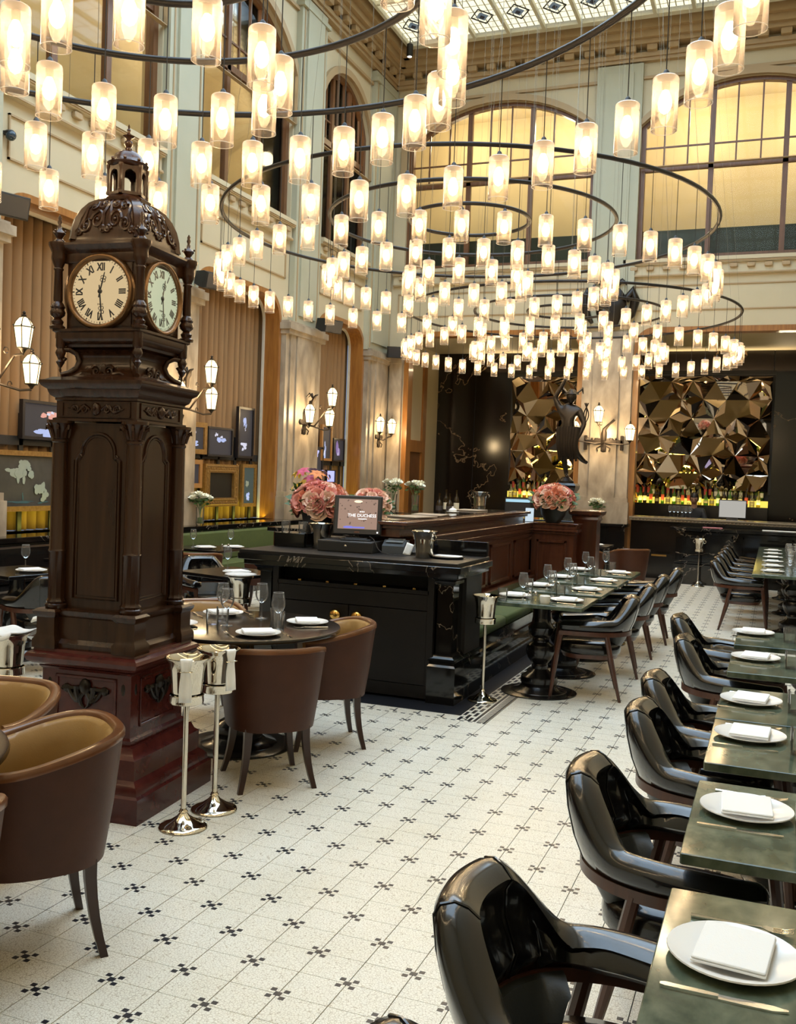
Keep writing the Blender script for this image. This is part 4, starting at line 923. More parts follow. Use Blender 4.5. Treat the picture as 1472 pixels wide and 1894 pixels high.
# ================================================================== WALL LANTERNS
def lantern_parts(t, x, y, z, s=1.0):
    n = 6; r0, r1, h = .062*s, .092*s, .20*s
    b = B(); b.M = Matrix.Translation((x, y, z))
    b.loft([[(r*cos(2*pi*j/n), r*sin(2*pi*j/n), q) for j in range(n)] for r, q in ((r0, 0), (r1, h), (r1*1.02, h+.005), (r1*.85, h+.045*s), (r1*.5, h+.085*s), (.012, h+.10*s))]); g = b.mk('lantern_glass', LANTERNM, t, 20)
    b = B(); b.M = Matrix.Translation((x, y, z))
    for q, r in ((0, r0), (h, r1)): b.tube([(r*1.03*cos(2*pi*j/n), r*1.03*sin(2*pi*j/n), q) for j in range(n)], .006*s, 5, closed=True)
    for j in range(n):
        a = 2*pi*j/n; b.tube([(r0*1.03*cos(a), r0*1.03*sin(a), 0), (r1*1.03*cos(a), r1*1.03*sin(a), h), (r1*.86*cos(a), r1*.86*sin(a), h+.045*s), (r1*.5*cos(a), r1*.5*sin(a), h+.087*s), (.01, 0, h+.1*s)], .0042*s, 4); b.ball((r1*1.08*cos(a), r1*1.08*sin(a), h+.012), .009*s, 5, 4)
    b.lathe([(.02*s, h+.095*s), (.024*s, h+.115*s), (.01*s, h+.125*s), (.018*s, h+.14*s), (.004*s, h+.155*s)], n=8); b.lathe([(.01, -.05*s), (.02*s, -.03*s), (.035*s, -.012*s), (r0, 0)], n=8)
    b.mk('lantern_frame', IRON, g)
def sconce(label, W, arms, base, beast=None, group='wrought iron wall lanterns'):
    """arms: lantern positions (u, v, w) in wall coordinates; base: (u, v)"""
    t = thing('wall_lantern', label, 'wall lamp', (0, 0, 0), 0, group)
    b = B(); b.M = W; u0, v0, w0 = base
    b.box(u0-.05, v0-.2, w0-.01, u0+.05, v0+.16, w0+.02, .008); b.box(u0-.14, v0-.04, w0-.01, u0+.14, v0+.04, w0+.022, .008)
    for s in (-1, 1):
        b.ball((u0+s*.14, v0, w0+.01), .05, 6, 4, (1, 1, .4)); b.ball((u0, v0+s*.17, w0+.01), .045, 6, 4, (1, 1, .4))
        b.tube([(u0+s*.05, v0-.1, w0+.01), (u0+s*.12, v0-.14, w0+.03), (u0+s*.1, v0-.2, w0+.02)], .01, 5)
    for u, v, w in arms:
        b.tube([(u0, v0-.04, w0+.01), (u0+(u-u0)*.3, v0-.06, w0+(w-w0)*.4), (u0+(u-u0)*.75, v-.07, w0+(w-w0)*.8), (u, v-.055, w)], [.016, .014, .012, .012], 6)
        b.tube([(u0+(u-u0)*.55+.03*cos(q*.7), v-.0+.03*sin(q*.7)-.02, w0+(w-w0)*.6) for q in range(9)], .006, 4)
    b.mk('bracket', IRON, t)
    if beast:
        u, v, w = beast; b = B(); b.M = W
        b.tube([(u, v-.2, w), (u, v-.05, w), (u-.01, v, w+.03), (u-.02, v+.05, w+.06), (u-.01, v+.07, w+.1)], [.018, .03, .035, .022, .006], 6); b.tube([(u, v-.02, w+.02), (u+.04, v-.05, w-.06), (u+.06, v-.12, w-.12)], [.03, .018, .006], 6)
        for s in (-1, 1): b.tube([(u, v+.02, w), (u+s*.05, v+.09, w-.04), (u+s*.04, v+.03, w-.1)], [.02, .016, .004], 5)
        b.mk('beast_finial', IRON, t)
    for u, v, w in arms:
        p = W @ Vector((u, v, w)); lantern_parts(t, p.x, p.y, p.z, 1.0)
    pc = W @ Vector((base[0], base[1]+.12, base[2]+.30)); point('lantern_lamp', pc, 26, (1, .72, .38), .12)
    return t
for yc, l in ((7.35, 'at the left edge, before the tan curtain'), (10.68, 'on the pilaster right of the tall clock'), (14.32, 'on the marble pilaster left of the last curtain')):
    sconce('triple wrought iron wall lantern '+l, LW, [(yc+.06, 2.77, .62), (yc-.34, 2.47, .42), (yc+.40, 2.46, .42)], (yc, 2.5, .15), (yc, 2.88, .3))
sconce('double wrought iron wall lantern on the corner pilaster left of the bar', LW, [(17.25, 2.5, .30), (17.85, 2.5, .30)], (17.55, 2.42, .15))
t = sconce('triple wrought iron lantern on the marble pillar between the bar mirrors', BW, [(-3.02, 2.78, .40), (-3.46, 2.50, .32), (-2.46, 2.46, .32)], (-2.95, 2.46, .14))
b = B(); b.M = BW; b.box(-3.3, 2.40, .13, -2.6, 2.47, .17, .01)
for q in range(7): b.ball((-3.27+q*.107, 2.49, .15), .022, 6, 4)
for s in (-1, 1): b.box(-2.95+s*.33-.03, 2.28, .13, -2.95+s*.33+.03, 2.55, .17, .01)
b.tube([(-2.95, 2.46, .16), (-2.94, 2.66, .2), (-2.85, 2.76, .2), (-2.76, 2.84, .2)], [.05, .035, .018, .022], 6); b.mk('cross_bar', IRON, t)
# ================================================================== LOUDSPEAKERS
def make_speaker():
    t = thing('loudspeaker', '', 'speaker')
    b = B(); hx, hy, hz = .12, .20, .11
    b.loft([[(-.12, -hy*.8, -hz*.75), (-.12, hy*.8, -hz*.75), (-.12, hy*.8, hz*.75), (-.12, -hy*.8, hz*.75)], [(.10, -hy, -hz), (.10, hy, -hz), (.10, hy, hz), (.10, -hy, hz)], [(.15, -hy*.9, -hz*.9), (.15, hy*.9, -hz*.9), (.15, hy*.9, hz*.9), (.15, -hy*.9, hz*.9)]]); b.mk('cabinet', MATTBLACK, t)
    B().box(.15, -hy*.85, -hz*.85, .158, hy*.85, hz*.85, .004).mk('grille', INLAY, t)
    B().tube([(-.1, 0, .05), (-.2, 0, .06), (-.26, 0, .02)], .018, 6).mk('wall_bracket', MATTBLACK, t); return t
spk = First(make_speaker)
for x, y, z, a, l in ((-7.0, 14.6, 4.12, -25, 'black loudspeaker above the marble pilaster before the last curtain'), (-7.02, 17.75, 4.10, -60, 'black loudspeaker in the corner above the lantern pilaster'), (-6.95, 7.3, 4.12, -20, 'black loudspeaker cut by the left edge'), (-7.0, 11.0, 4.14, -20, 'black loudspeaker right of the clock head')):
    o = spk((x, y, z), R(a), l, 'black loudspeakers on the left wall'); o.rotation_euler = (0, R(14), R(a))
t = thing('wall_camera', 'small dark dome camera on the upper left wall', 'camera', (-7.4, 7.75, 5.0)); B().ball((.09, 0, -.05), .055, 10, 6).mk('dome', M('blue_black', (.03, .05, .07), .15), t); B().lathe([(.05, -.05), (.06, -.02), (.03, 0)], (.07, 0, 0), 10).mk('mount', MATTBLACK, t); B().box(0, -.02, -.03, .07, .02, 0).mk('arm', MATTBLACK, t)
for x, y in ((-7.0, 17.3),):
    t = thing('ceiling_spotlight', 'small black spotlight at the corner of the skylight', 'spotlight', (x+.25, y-.1, 9.75)); B().lathe([(.05, -.22), (.06, -.2), (.06, 0), (.04, .02)], n=14).mk('housing', MATTBLACK, t); B().lathe([(.04, -.222), (.0, -.222)], n=12).mk('lens', emit('spot_glow', (1, .95, .85), 12), t); B().tube([(0, 0, 0), (0, 0, .12)], .012, 6).mk('stem', MATTBLACK, t)

# ================================================================== PICTURES AND SCREENS
def frame_pic(name, label, cat, y0, z0, y1, z1, fwid, fm, canvas, art=None, x=-7.66, depth=.05, group=None, tilt=0):
    """framed picture facing +X; y0..y1, z0..z1 outer size; art: list of (material, blobs of (u, v, ru, rv))"""
    t = thing(name, label, cat, (x, (y0+y1)/2, z0), tilt, group); w, h = (y1-y0)/2, z1-z0
    F = Matrix(((0, 0, 1, 0), (1, 0, 0, 0), (0, 1, 0, 0), (0, 0, 0, 1)))
    plate('picture_frame', [rect(-w, 0, w, h), rect(-w+fwid, fwid, w-fwid, h-fwid)], depth, fm, F, t)
    if fwid > .07:
        b = B(); b.M = F
        for s in (.25, .8):
            q = fwid*s; b.tube([(-w+q, q, depth), (w-q, q, depth), (w-q, h-q, depth), (-w+q, h-q, depth)], .012, 6, closed=True)
        for k in range(int(4*(w+h)/.07)):
            d = k*.07; per = [2*w, h, 2*w, h]; i = 0
            while d > per[i % 4] and i < 4: d -= per[i]; i += 1
            if i > 3: break
            q = fwid*.5; u, v = [(-w+d, q), (w-q, d), (w-d, h-q), (-w+q, h-d)][i]; b.ball((u, v, depth), .02, 5, 4, (1, 1, .6))
        b.mk('frame_moulding', fm, t)
    b = B(); b.M = F; b.box(-w+fwid*.9, fwid*.9, 0, w-fwid*.9, h-fwid*.9, depth*.5); cv = b.mk('canvas', canvas, t)
    for mm, blobs in art or []:
        b = B(); b.M = F; fine = []
        for u, v, ru, rv in blobs:              # each form is a cluster of small strokes
            rc = random.Random(int(u*991+v*77)); big = ru*rv > .008
            for _ in range(9 if big else 4):
                a_, q = rc.uniform(0, 6.28), rc.uniform(.1, .75); fine.append((u+ru*q*cos(a_), v+rv*q*sin(a_), ru*rc.uniform(.22, .5), rv*rc.uniform(.22, .5)))
        for k, (u, v, ru, rv) in enumerate(fine):
            rng = random.Random(k*7+int(u*99)); n = 14
            b.prism([(u*w*2-w+(ru*2*w)*cos(2*pi*j/n)*rng.uniform(.75, 1.1), v*h+(rv*h)*sin(2*pi*j/n)*rng.uniform(.75, 1.1)) for j in range(n)], (0, 0, .001), ((0, 0, depth*.5+.0002*(k+1)), (1, 0, 0), (0, 1, 0)))
        b.mk('painted_shape', mm, cv, kind='stuff')
    return t
CANV = M('dark_canvas', (.012, .011, .010), .35); GREYC = M('grey_canvas', (.075, .07, .062), .4, c2=(.03, .03, .028), ns=3); SCR = emit('dark_screen', (.05, .045, .055), .5)
SCRB = emit('screen_blue', (.42, .50, .80), .9); SCRW = emit('screen_white', (.75, .75, .9), .8); SCRP = emit('screen_pink', (.85, .40, .32), .8); SCRV = emit('screen_violet', (.35, .22, .55), .6); PALE = M('pale_paint', (.30, .34, .29), .6); TEAL = M('teal_paint', (.05, .12, .13), .6); LBLUE = emit('screen_light_blue', (.45, .48, .95), 1.1)
GP = 'framed pictures before the curtain right of the clock'
frame_pic('screen', 'black framed screen with a bouquet, left of the clock shaft', 'screen', 8.33, 1.93, 9.12, 2.36, .035, SCREENBLK, SCR, [(SCRB, [(.50, .22, .24, .2), (.64, .16, .18, .14)]), (SCRW, [(.56, .32, .13, .18)]), (SCRP, [(.52, .62, .15, .14), (.66, .64, .1, .11)]), (SCRW, [(.60, .70, .10, .09)])])
frame_pic('painting', 'large grey painting of pale flowers in a thin frame, at the left edge', 'painting', 7.95, 1.14, 8.9, 1.80, .055, GILT, GREYC, [(PALE, [(.30, .66, .15, .12), (.45, .74, .15, .14), (.40, .55, .11, .16), (.52, .62, .09, .12), (.74, .38, .13, .16), (.80, .26, .08, .14)]), (TEAL, [(.4, .16, .3, .03), (.45, .24, .02, .1), (.75, .14, .18, .03)])])
frame_pic('painting', 'gilt framed picture mostly hidden behind the clock shaft', 'painting', 8.98, 1.28, 9.55, 1.78, .06, GILT, SCR, [(SCRB, [(.25, .4, .1, .2)])])
frame_pic('screen', 'gold framed dark screen, upper left of the pictures right of the clock', 'screen', 11.34, 1.88, 12.0, 2.33, .07, GILT, SCR, [(SCRB, [(.60, .32, .12, .10)]), (SCRW, [(.60, .36, .06, .06), (.58, .7, .03, .08)])], group=GP)
frame_pic('screen', 'black framed screen with a reclining white figure, right of the clock', 'screen', 12.03, 1.86, 12.72, 2.29, .03, SCREENBLK, SCR, [(SCRB, [(.52, .58, .22, .10), (.66, .60, .14, .08)]), (SCRW, [(.36, .72, .08, .10), (.56, .66, .09, .08)])], group=GP)
frame_pic('screen', 'tall narrow black screen with white blossoms, highest right of the clock', 'screen', 12.86, 1.86, 13.34, 2.64, .035, SCREENBLK, SCR, [(SCRB, [(.45, .72, .10, .12), (.52, .66, .06, .10)]), (SCRW, [(.46, .25, .2, .10), (.38, .18, .1, .06), (.48, .56, .06, .03)])], group=GP)
frame_pic('screen', 'small pine framed dark screen, lower left right of the clock', 'screen', 11.32, 1.40, 11.9, 1.80, .065, PINEFRAME, SCR, [(SCRB, [(.3, .4, .1, .2)])], group=GP)
frame_pic('painting', 'ornate gilt framed almost black painting right of the clock', 'painting', 11.92, 1.13, 12.84, 1.75, .125, GILT, CANV, None, group=GP, depth=.09)
frame_pic('screen', 'narrow gold framed screen with a pale figure beside the wooden jamb', 'screen', 13.02, 1.11, 13.46, 1.77, .055, GILT, emit('grey_green_screen', (.06, .09, .08), .6), [(PALE, [(.45, .52, .13, .11)]), (SCRB, [(.52, .26, .14, .12)]), (SCRW, [(.48, .2, .1, .07)])], group=GP)
GP2 = 'pictures in the last bay'
frame_pic('screen', 'tall gold framed screen with a pale figure in the last curtained bay', 'screen', 15.78, 1.90, 16.22, 2.55, .045, PINEFRAME, SCR, [(SCRB, [(.4, .3, .12, .28)]), (SCRW, [(.36, .2, .1, .12)])], group=GP2)
frame_pic('screen', 'black framed screen with violet drapery in the last curtained bay', 'screen', 16.28, 1.90, 16.78, 2.33, .03, SCREENBLK, SCR, [(SCRV, [(.45, .5, .2, .38)]), (SCRW, [(.5, .45, .08, .28)])], group=GP2)
frame_pic('screen', 'narrow framed screen with a blue patch at the left of the last bay', 'screen', 15.45, 1.62, 15.86, 2.14, .04, SCREENBLK, SCR, [(LBLUE, [(.5, .78, .22, .14)])], group=GP2)
frame_pic('screen', 'bright lavender screen low in the last bay behind the pink flowers', 'screen', 16.03, 1.5, 16.42, 1.74, .02, SCREENBLK, LBLUE, group=GP2)
for y0, y1, z, l in ((7.7, 10.1, 1.86, 'left of the clock'), (11.3, 13.6, 1.82, 'right of the clock'), (15.0, 16.95, 1.82, 'in the last bay')):
    t = thing('picture_rail', 'dark metal rack carrying the pictures '+l, 'rack', (-7.70, 0, 0)); B().box(-.012, y0, z, .012, y1, z+.1).mk('rail', MATTBLACK, t)
    for q in range(5): yy = y0+.2+(y1-y0-.4)*q/4; B().box(-.012, yy-.03, .9, .012, yy+.03, z+.35).mk('post', MATTBLACK, t)

# ================================================================== BLACK MARBLE HOST DESK
dk = thing('host_desk', 'black marble host desk with dark doors and two brass knobs', 'desk', (0, 0, 0))
DX0, DX1, DY0, DY1 = -3.84, -2.12, 6.76, 7.45
B().box(DX0-.02, DY0-.10, .945, DX1+.03, DY1+.02, .985, .006).box(DX0-.05, DY0-.15, .985, DX1+.06, DY1+.02, 1.035, .008).mk('marble_cornice', BLACKMARBLE, dk)
B().box(DX0-.04, DY0-.14, 1.035, DX1+.03, DY1+.02, 1.06, .003).mk('worktop', DESKBLACK, dk)
B().box(DX0+.02, DY0+.28, .05, DX1-.02, DY1, .94).mk('carcase', DESKBLACK, dk)
b = B(); b.box(-3.62, DY0+.02, .99-.05, -2.35, DY0+.05, .945); b.box(-3.62, DY0+.02, .80, -2.35, DY0+.05, .83); b.box(-3.66, DY0+.02, .1, -3.61, DY0+.06, .945); b.box(-2.36, DY0+.02, .1, -2.31, DY0+.06, .945); b.box(-3.62, DY0+.04, .80, -2.35, DY0+.3, .82)
b.mk('cubby_frame', DESKBLACK, dk)
for q in range(5): b = B(); x = -3.44+q*.24; b.box(x-.012, DY0+.05, .822, x+.012, DY0+.12, .84); b.mk('brass_divider', BRASS, dk)
B().box(-3.61, DY0+.022, .68, -2.36, DY0+.05, .797, .003).mk('drawer_front', DESKBLACK, dk)
for x0, x1, kx in ((-3.61, -3.003, -3.09), (-2.997, -2.36, -2.91)):
    d = B().box(x0, DY0+.022, .12, x1, DY0+.05, .675, .003).mk('door', DESKBLACK, dk)
    b = B(); b.M = Matrix.Translation((kx, DY0+.02, .595)) @ Matrix.Rotation(pi/2, 4, 'X'); b.lathe([(.018, 0), (.014, .012), (.02, .02), (.042, .03), (.047, .045), (.042, .06), (.02, .07), (0, .072)], n=20); b.mk('knob', BRASS, d, 60)
B().box(-3.62, DY0+.03, .02, -2.35, DY0+.06, .115).mk('kick_board', DESKBLACK, dk)
for x0, x1 in ((-2.34, DX1), (DX0, -3.64)):
    b = B(); b.rectstack([(0, .0), (0, .275), (-.012, .29), (-.012, .31), (.0, .32), (-.03, .345), (-.035, .36), (-.05, .37), (-.05, .88), (-.03, .89), (-.03, .91), (-.012, .93), (-.012, .946)], x0, DY0-.0, x1, DY1); b.mk('marble_pier', BLACKMARBLE, dk)
b = B(); b.box(-2.62, 7.42, 1.06, -2.1, 7.47, 1.175, .003); b.mk('upstand', BLACKMARBLE, dk)
# things on the desk
DZ = 1.0602
t = thing('cash_drawer', 'black steel cash drawer on the host desk', 'cash drawer', (-3.13, 7.02, DZ), R(4)); B().box(-.24, -.05, 0, .22, .34, .088, .006).mk('body', M('drawer_steel', (.03, .028, .027), .45), t); B().box(-.235, -.053, .006, .215, -.048, .08, .002).mk('drawer_front', MATTBLACK, t); b = B(); b.M = Matrix.Translation((.0, -.053, .05)) @ Matrix.Rotation(pi/2, 4, 'X'); b.lathe([(.011, 0), (.011, .004), (.006, .006)], n=14); b.mk('lock', STEEL, t)
t = thing('till_monitor', 'touch screen till monitor on the cash drawer, lit with a logo', 'monitor', (-3.10, 7.12, DZ+.089), R(17))
B().box(-.12, -.08, 0, .12, .12, .012, .005).box(-.09, -.06, .012, .09, .06, .02, .004).mk('base', MATTBLACK, t); B().tube([(0, .05, .015), (0, .07, .08), (0, .05, .15)], .022, 8).mk('neck', MATTBLACK, t)
T = Matrix.Translation((0, .0, .045)) @ Matrix.Rotation(R(-12), 4, 'X')
b = B(); b.M = T; b.box(-.195, -.0, 0, .195, .032, .32, .012); body = b.mk('housing', MATTBLACK, t)
b = B(); b.M = T; b.box(-.158, -.003, .045, .158, .002, .29); scn = b.mk('screen', lum('till_screen', (.50, .32, .24), .62), body)
def scr_text(s, size, x, z, mat, nm):
    me = text_mesh(s, size, .0004); me.materials.append(mat); me.transform(Matrix.Translation((0, 0, 0))); o = link(nm, me, body); o.matrix_local = T @ Matrix.Translation((x, -.0036, z)) @ Matrix.Rotation(pi/2, 4, 'X')
LIT = lum('lit_lettering', (1, .97, .95), 1.5)
scr_text('THE DUCHESS', .036, .035, .155, LIT, 'logo'); scr_text('AMSTERDAM', .012, .04, .128, LIT, 'logo') if 0 else None
b = B(); b.M = T
for k in range(3): b.ball((.02+k*.014, -.004, .187), .005, 6, 4, (1, .3, 1))
b.box(.005, -.0042, .126, .075, -.003, .131); b.mk('logo', LIT, body)
b = B(); b.M = T; b.box(-.11, -.0042, .052, .06, -.003, .064); b.box(-.095, -.0044, .05, -.04, -.003, .068); b.mk('menu_bar', lum('menu_blue', (.25, .25, .85), .8), body)
b = B(); b.M = T; b.ball((.0, -.003, .27), .022, 10, 5, (1.6, .1, .5)); b.mk('glow_spot', lum('screen_highlight', (1, .8, .55), 1.2), body)
rr = random.Random(3); b = B(); b.M = T
for k in range(40): x, z = rr.uniform(-.15, .15), rr.uniform(.08, .28); b.ball((x, -.003, z), rr.uniform(.003, .008), 6, 4, (1, .1, 1))
b.mk('pattern_dots', lum('screen_dots', (.32, .20, .15), .4), body)
b = B(); b.M = T; b.ball((.165, -.001, .022), .007, 8, 5, (1, .4, 1)); b.mk('power_light', lum('power_white', (1, 1, 1), 1.5), body)
b = B(); b.M = T; b.box(-.02, -.002, .016, .02, 0, .026, .002); b.mk('badge', M('badge_brown', (.16, .05, .02), .4), body)
t = thing('marble_box', 'black marble block carrying two tumblers, left on the host desk', 'box', (-3.70, 7.22, DZ)); B().box(-.14, -.11, 0, .14, .13, .115, .004).mk('block', BLACKMARBLE, t)
for x, l in ((-3.78, 'left'), (-3.62, 'right')): tumbler(x, 7.20, DZ+.115, l+' tumbler on the black marble block of the host desk', 'water tumblers')
def bucket_on(x, y, z, label, handles=False):
    o = thing('wine_bucket', label, 'wine bucket', (x, y, z), random.uniform(0, 3), 'wine buckets'); link('bucket_body', BUCKET, o)
    if handles: link('handles', HANDLES, o)
bucket_on(-3.46, 7.20, DZ, 'silver bucket behind the cash drawer, left of the till monitor')
bucket_on(-2.47, 6.98, DZ, 'silver bucket standing near the right end of the host desk', True)
t = thing('serving_tray', 'low dark tray with a white folded napkin at the right end of the host desk', 'tray', (-2.30, 7.05, DZ)); B().lathe([(0, .002), (.11, .0), (.13, .014), (.128, .018), (.108, .006), (0, .006)], n=28, cap=False).mk('tray', MATTBLACK, t)
b = B(); b.box(-.10, -.05, .008, .10, .06, .022, .006); o = b.mk('folded_napkin', LINEN, None); o.location = (-2.30, 7.05, DZ); tag(o, 'white napkin folded on the dark tray at the right end of the host desk', 'napkin')
t = thing('receipt_printer', 'grey receipt printer with a white slip beside the till monitor', 'printer', (-2.80, 7.22, DZ), R(8)); b = B(); b.loft([[(x, -.09, 0), (x, .10, 0), (x, .10, .10), (x, .0, .105), (x, -.09, .06)] for x in (-.09, .09)]); b.mk('case', M('grey_plastic', (.07, .08, .09), .4), t); b = B(); b.loft([[(x, -.06, .088), (x, .05, .11), (x, .05, .112), (x, -.06, .09)] for x in (-.07, .07)]); b.mk('lid', M('pale_plastic', (.22, .25, .27), .35), t)
b = B(); b.grid(lambda u, v: ((u-.5)*.06, -.004*sin(v*3), v*.10), 4, 6); o = b.mk('paper_slip', PAPER, None, 180); o.location = (-2.655, 7.08, DZ); o.rotation_euler = (R(-18), R(20), R(20)); tag(o, 'white paper slip propped against the printer on the host desk', 'paper'); m = o.modifiers.new('s', 'SOLIDIFY'); m.thickness = .001
t = thing('card_terminal', 'black card terminal with a blue light on the host desk', 'card terminal', (-2.62, 7.22, DZ), R(-15)); b = B(); b.loft([[(x, -.09, 0), (x, .09, 0), (x, .09, .06), (x, .02, .055), (x, -.09, .022)] for x in (-.045, .045)]); b.mk('case', MATTBLACK, t); b = B(); b.loft([[(x, .025, .056), (x, .075, .0605), (x, .075, .062), (x, .025, .058)] for x in (-.03, .03)]); b.mk('display', lum('terminal_blue', (.3, .5, 1), 1.2), t)
o = B().tube(catmull([(-2.98, 7.10, DZ+.13), (-2.92, 7.06, DZ+.10), (-2.86, 7.02, DZ+.03), (-2.76, 6.98, DZ+.006), (-2.62, 7.0, DZ+.005), (-2.56, 7.1, DZ+.005)], 24), .0035, 5).mk('power_cable', CORD, None); tag(o, 'black cable looping from the till monitor down onto the host desk', 'cable')
o = B().box(-.06, -.02, 0, .06, .04, .05, .004).mk('note_stack', PAPER, None); o.location = (-3.33, 7.34, DZ); tag(o, 'small stack of white notes behind the cash drawer', 'paper')

# ================================================================== WOODEN PARTITION WITH BENCH, STATION BEHIND
pt = thing('wooden_partition', 'dark mahogany partition with panels and a moulded top behind the bench tables', 'partition', (0, 0, 0))
PX, PYa, PYb = -2.70, 7.55, 11.55
def wall_panelled(x0, y0, x1, y1):
    pass
B().box(PX-.12, PYa, 0, PX, PYb, 1.05).box(PX-.12, PYb-.12, 0, -2.18, PYb+.12, 1.05).mk('carcase', MAHOGANY, pt)
b = B()
for z0, z1, p in ((1.05, 1.085, .02), (1.085, 1.115, .05), (1.115, 1.165, .035), (1.165, 1.185, .055)): b.box(PX-.16, PYa-.02, z0, PX+p, PYb, z1, .006); b.box(PX-.16, PYb-.12-p, z0, -2.18+p, PYb+.15, z1, .006)
b.mk('lower_cornice', MAHOGANY, pt)
B().box(PX-.64, PYa-.3, 1.185, PX-.08, PYb-.2, 1.255).mk('upper_riser', MAHOGANY, pt)
b = B()
for z0, z1, p in ((1.25, 1.28, .03), (1.28, 1.31, .06)): b.box(PX-.66, PYa-.3-p, z0, PX-.06+p, PYb-.2+p, z1, .006)
b.mk('upper_cornice', MAHOGANY, pt)
B().box(PX-.62, PYa-.22, 1.308, PX-.14, PYb-.3, 1.316).mk('marble_top', BLACKMARBLE, pt)
for k in range(4):
    y0 = PYa+.15+k*.98; b = B()
    for a in ((y0, .58, y0+.82, .61), (y0, .97, y0+.82, 1.0), (y0, .58, y0+.03, 1.0), (y0+.79, .58, y0+.82, 1.0)): b.box(PX-.01, a[0], a[1], PX+.018, a[2], a[3], .004)
    b.mk('raised_panel', MAHOGANY, pt)
b = B()
for a in ((-2.62, .12, -2.26, .15), (-2.62, .95, -2.26, .98), (-2.62, .12, -2.59, .98), (-2.29, .12, -2.26, .98)): b.box(a[0], PYb-.145, a[1], a[2], PYb-.115, a[3], .004)
b.mk('raised_panel', MAHOGANY, pt)
bn = thing('bench', 'green upholstered bench on a black marble base, along the wooden partition', 'bench', (0, 0, 0))
b = B(); b.rectstack([(0, 0), (0, .13), (-.015, .145), (-.015, .2), (-.03, .215), (-.03, .26), (-.045, .27), (-.045, .36)], -2.69, 7.5, -2.15, 11.38); b.mk('bench_base', BLACKMARBLE, bn)
for k in range(4): b = B(); y0 = 7.55+k*.95; b.box(-2.66, y0, .36, -2.19, y0+.93, .455, .03); b.mk('seat_cushion', GREENVELVET, bn, 50)
B().box(-2.66, 7.55, .45, -2.60, 11.35, .56, .02).mk('back_pad', MAHOGANY, bn)
# service station surface behind
st = thing('service_station', 'dark marble topped service counter enclosed behind the wooden partition', 'counter', (0, 0, 0))
B().box(-4.65, 8.6, 0, -3.55, 11.9, 1.08).mk('carcase', MAHOGANY, st); B().box(-4.7, 8.55, 1.08, -3.5, 11.95, 1.12, .006).mk('worktop', BLACKMARBLE, st)
b = B(); b.box(-5.2, 12.3, 0, -2.4, 12.9, 1.14); b.mk('rear_carcase', MAHOGANY, st); B().box(-5.25, 12.25, 1.14, -2.35, 12.95, 1.18, .006).mk('rear_top', BLACKMARBLE, st)
bucket_on(-3.25, 11.1, 1.317, 'silver ice bucket on top of the far end of the wooden partition', True)
t = thing('cloche', 'small white lidded dish on top of the wooden partition', 'dish', (-3.1, 9.6, 1.317)); B().lathe([(.06, 0), (.07, .01), (.05, .012)], n=16).mk('saucer', CERAMIC, t); B().lathe([(.04, .012), (.042, .03), (.02, .045), (.008, .05), (.012, .06), (0, .064)], n=16).mk('lid', CERAMIC, t)
for k, (x, y) in enumerate(((-3.0, 8.6), (-3.15, 10.4), (-2.95, 8.0))):
    o = B().box(-.14, -.2, 0, .14, .2, .012, .003).mk('menu_folder', M('menu_card', (.30, .24, .18), .5), None); o.location = (x, y, 1.317); o.rotation_euler = (0, 0, R(8-9*k)); tag(o, ['flat menu folder on the partition top, middle one', 'flat menu folder on the partition top, farthest one', 'flat menu folder on the partition top, nearest the till'][k], 'menu')
t = thing('till_monitor', 'black till monitor seen from behind beside the far pink flowers', 'monitor', (-2.95, 11.75, 1.19), R(10)); B().box(-.16, -.02, .06, .16, .02, .26, .008).mk('housing', MATTBLACK, t); B().box(-.10, -.06, 0, .10, .08, .015, .004).tube([(0, .02, .01), (0, .03, .14)], .02, 8).mk('base', MATTBLACK, t); B().box(-.15, -.024, .215, .15, -.0195, .25).mk('lit_strip', lum('strip_blue', (.45, .75, .9), .8), t)
o = B().box(-.05, -.004, 0, .05, .004, .16, .002).mk('menu_card', lum('backlit_card', (.7, .85, .95), .75), None); o.location = (-2.74, 11.5, 1.186); o.rotation_euler = (R(-6), 0, R(8)); tag(o, 'small bluish white card standing left of the far pink flowers', 'card')
t = thing('corner_post', 'stepped mahogany post behind the far pink flowers', 'post', (-2.12, 11.95, 0)); B().sqstack([(.16, 0), (.16, .2), (.14, .22), (.14, 1.2), (.16, 1.23), (.15, 1.26), (.19, 1.29), (.20, 1.33), (.17, 1.34)]).mk('post_body', MAHOGANY, t)

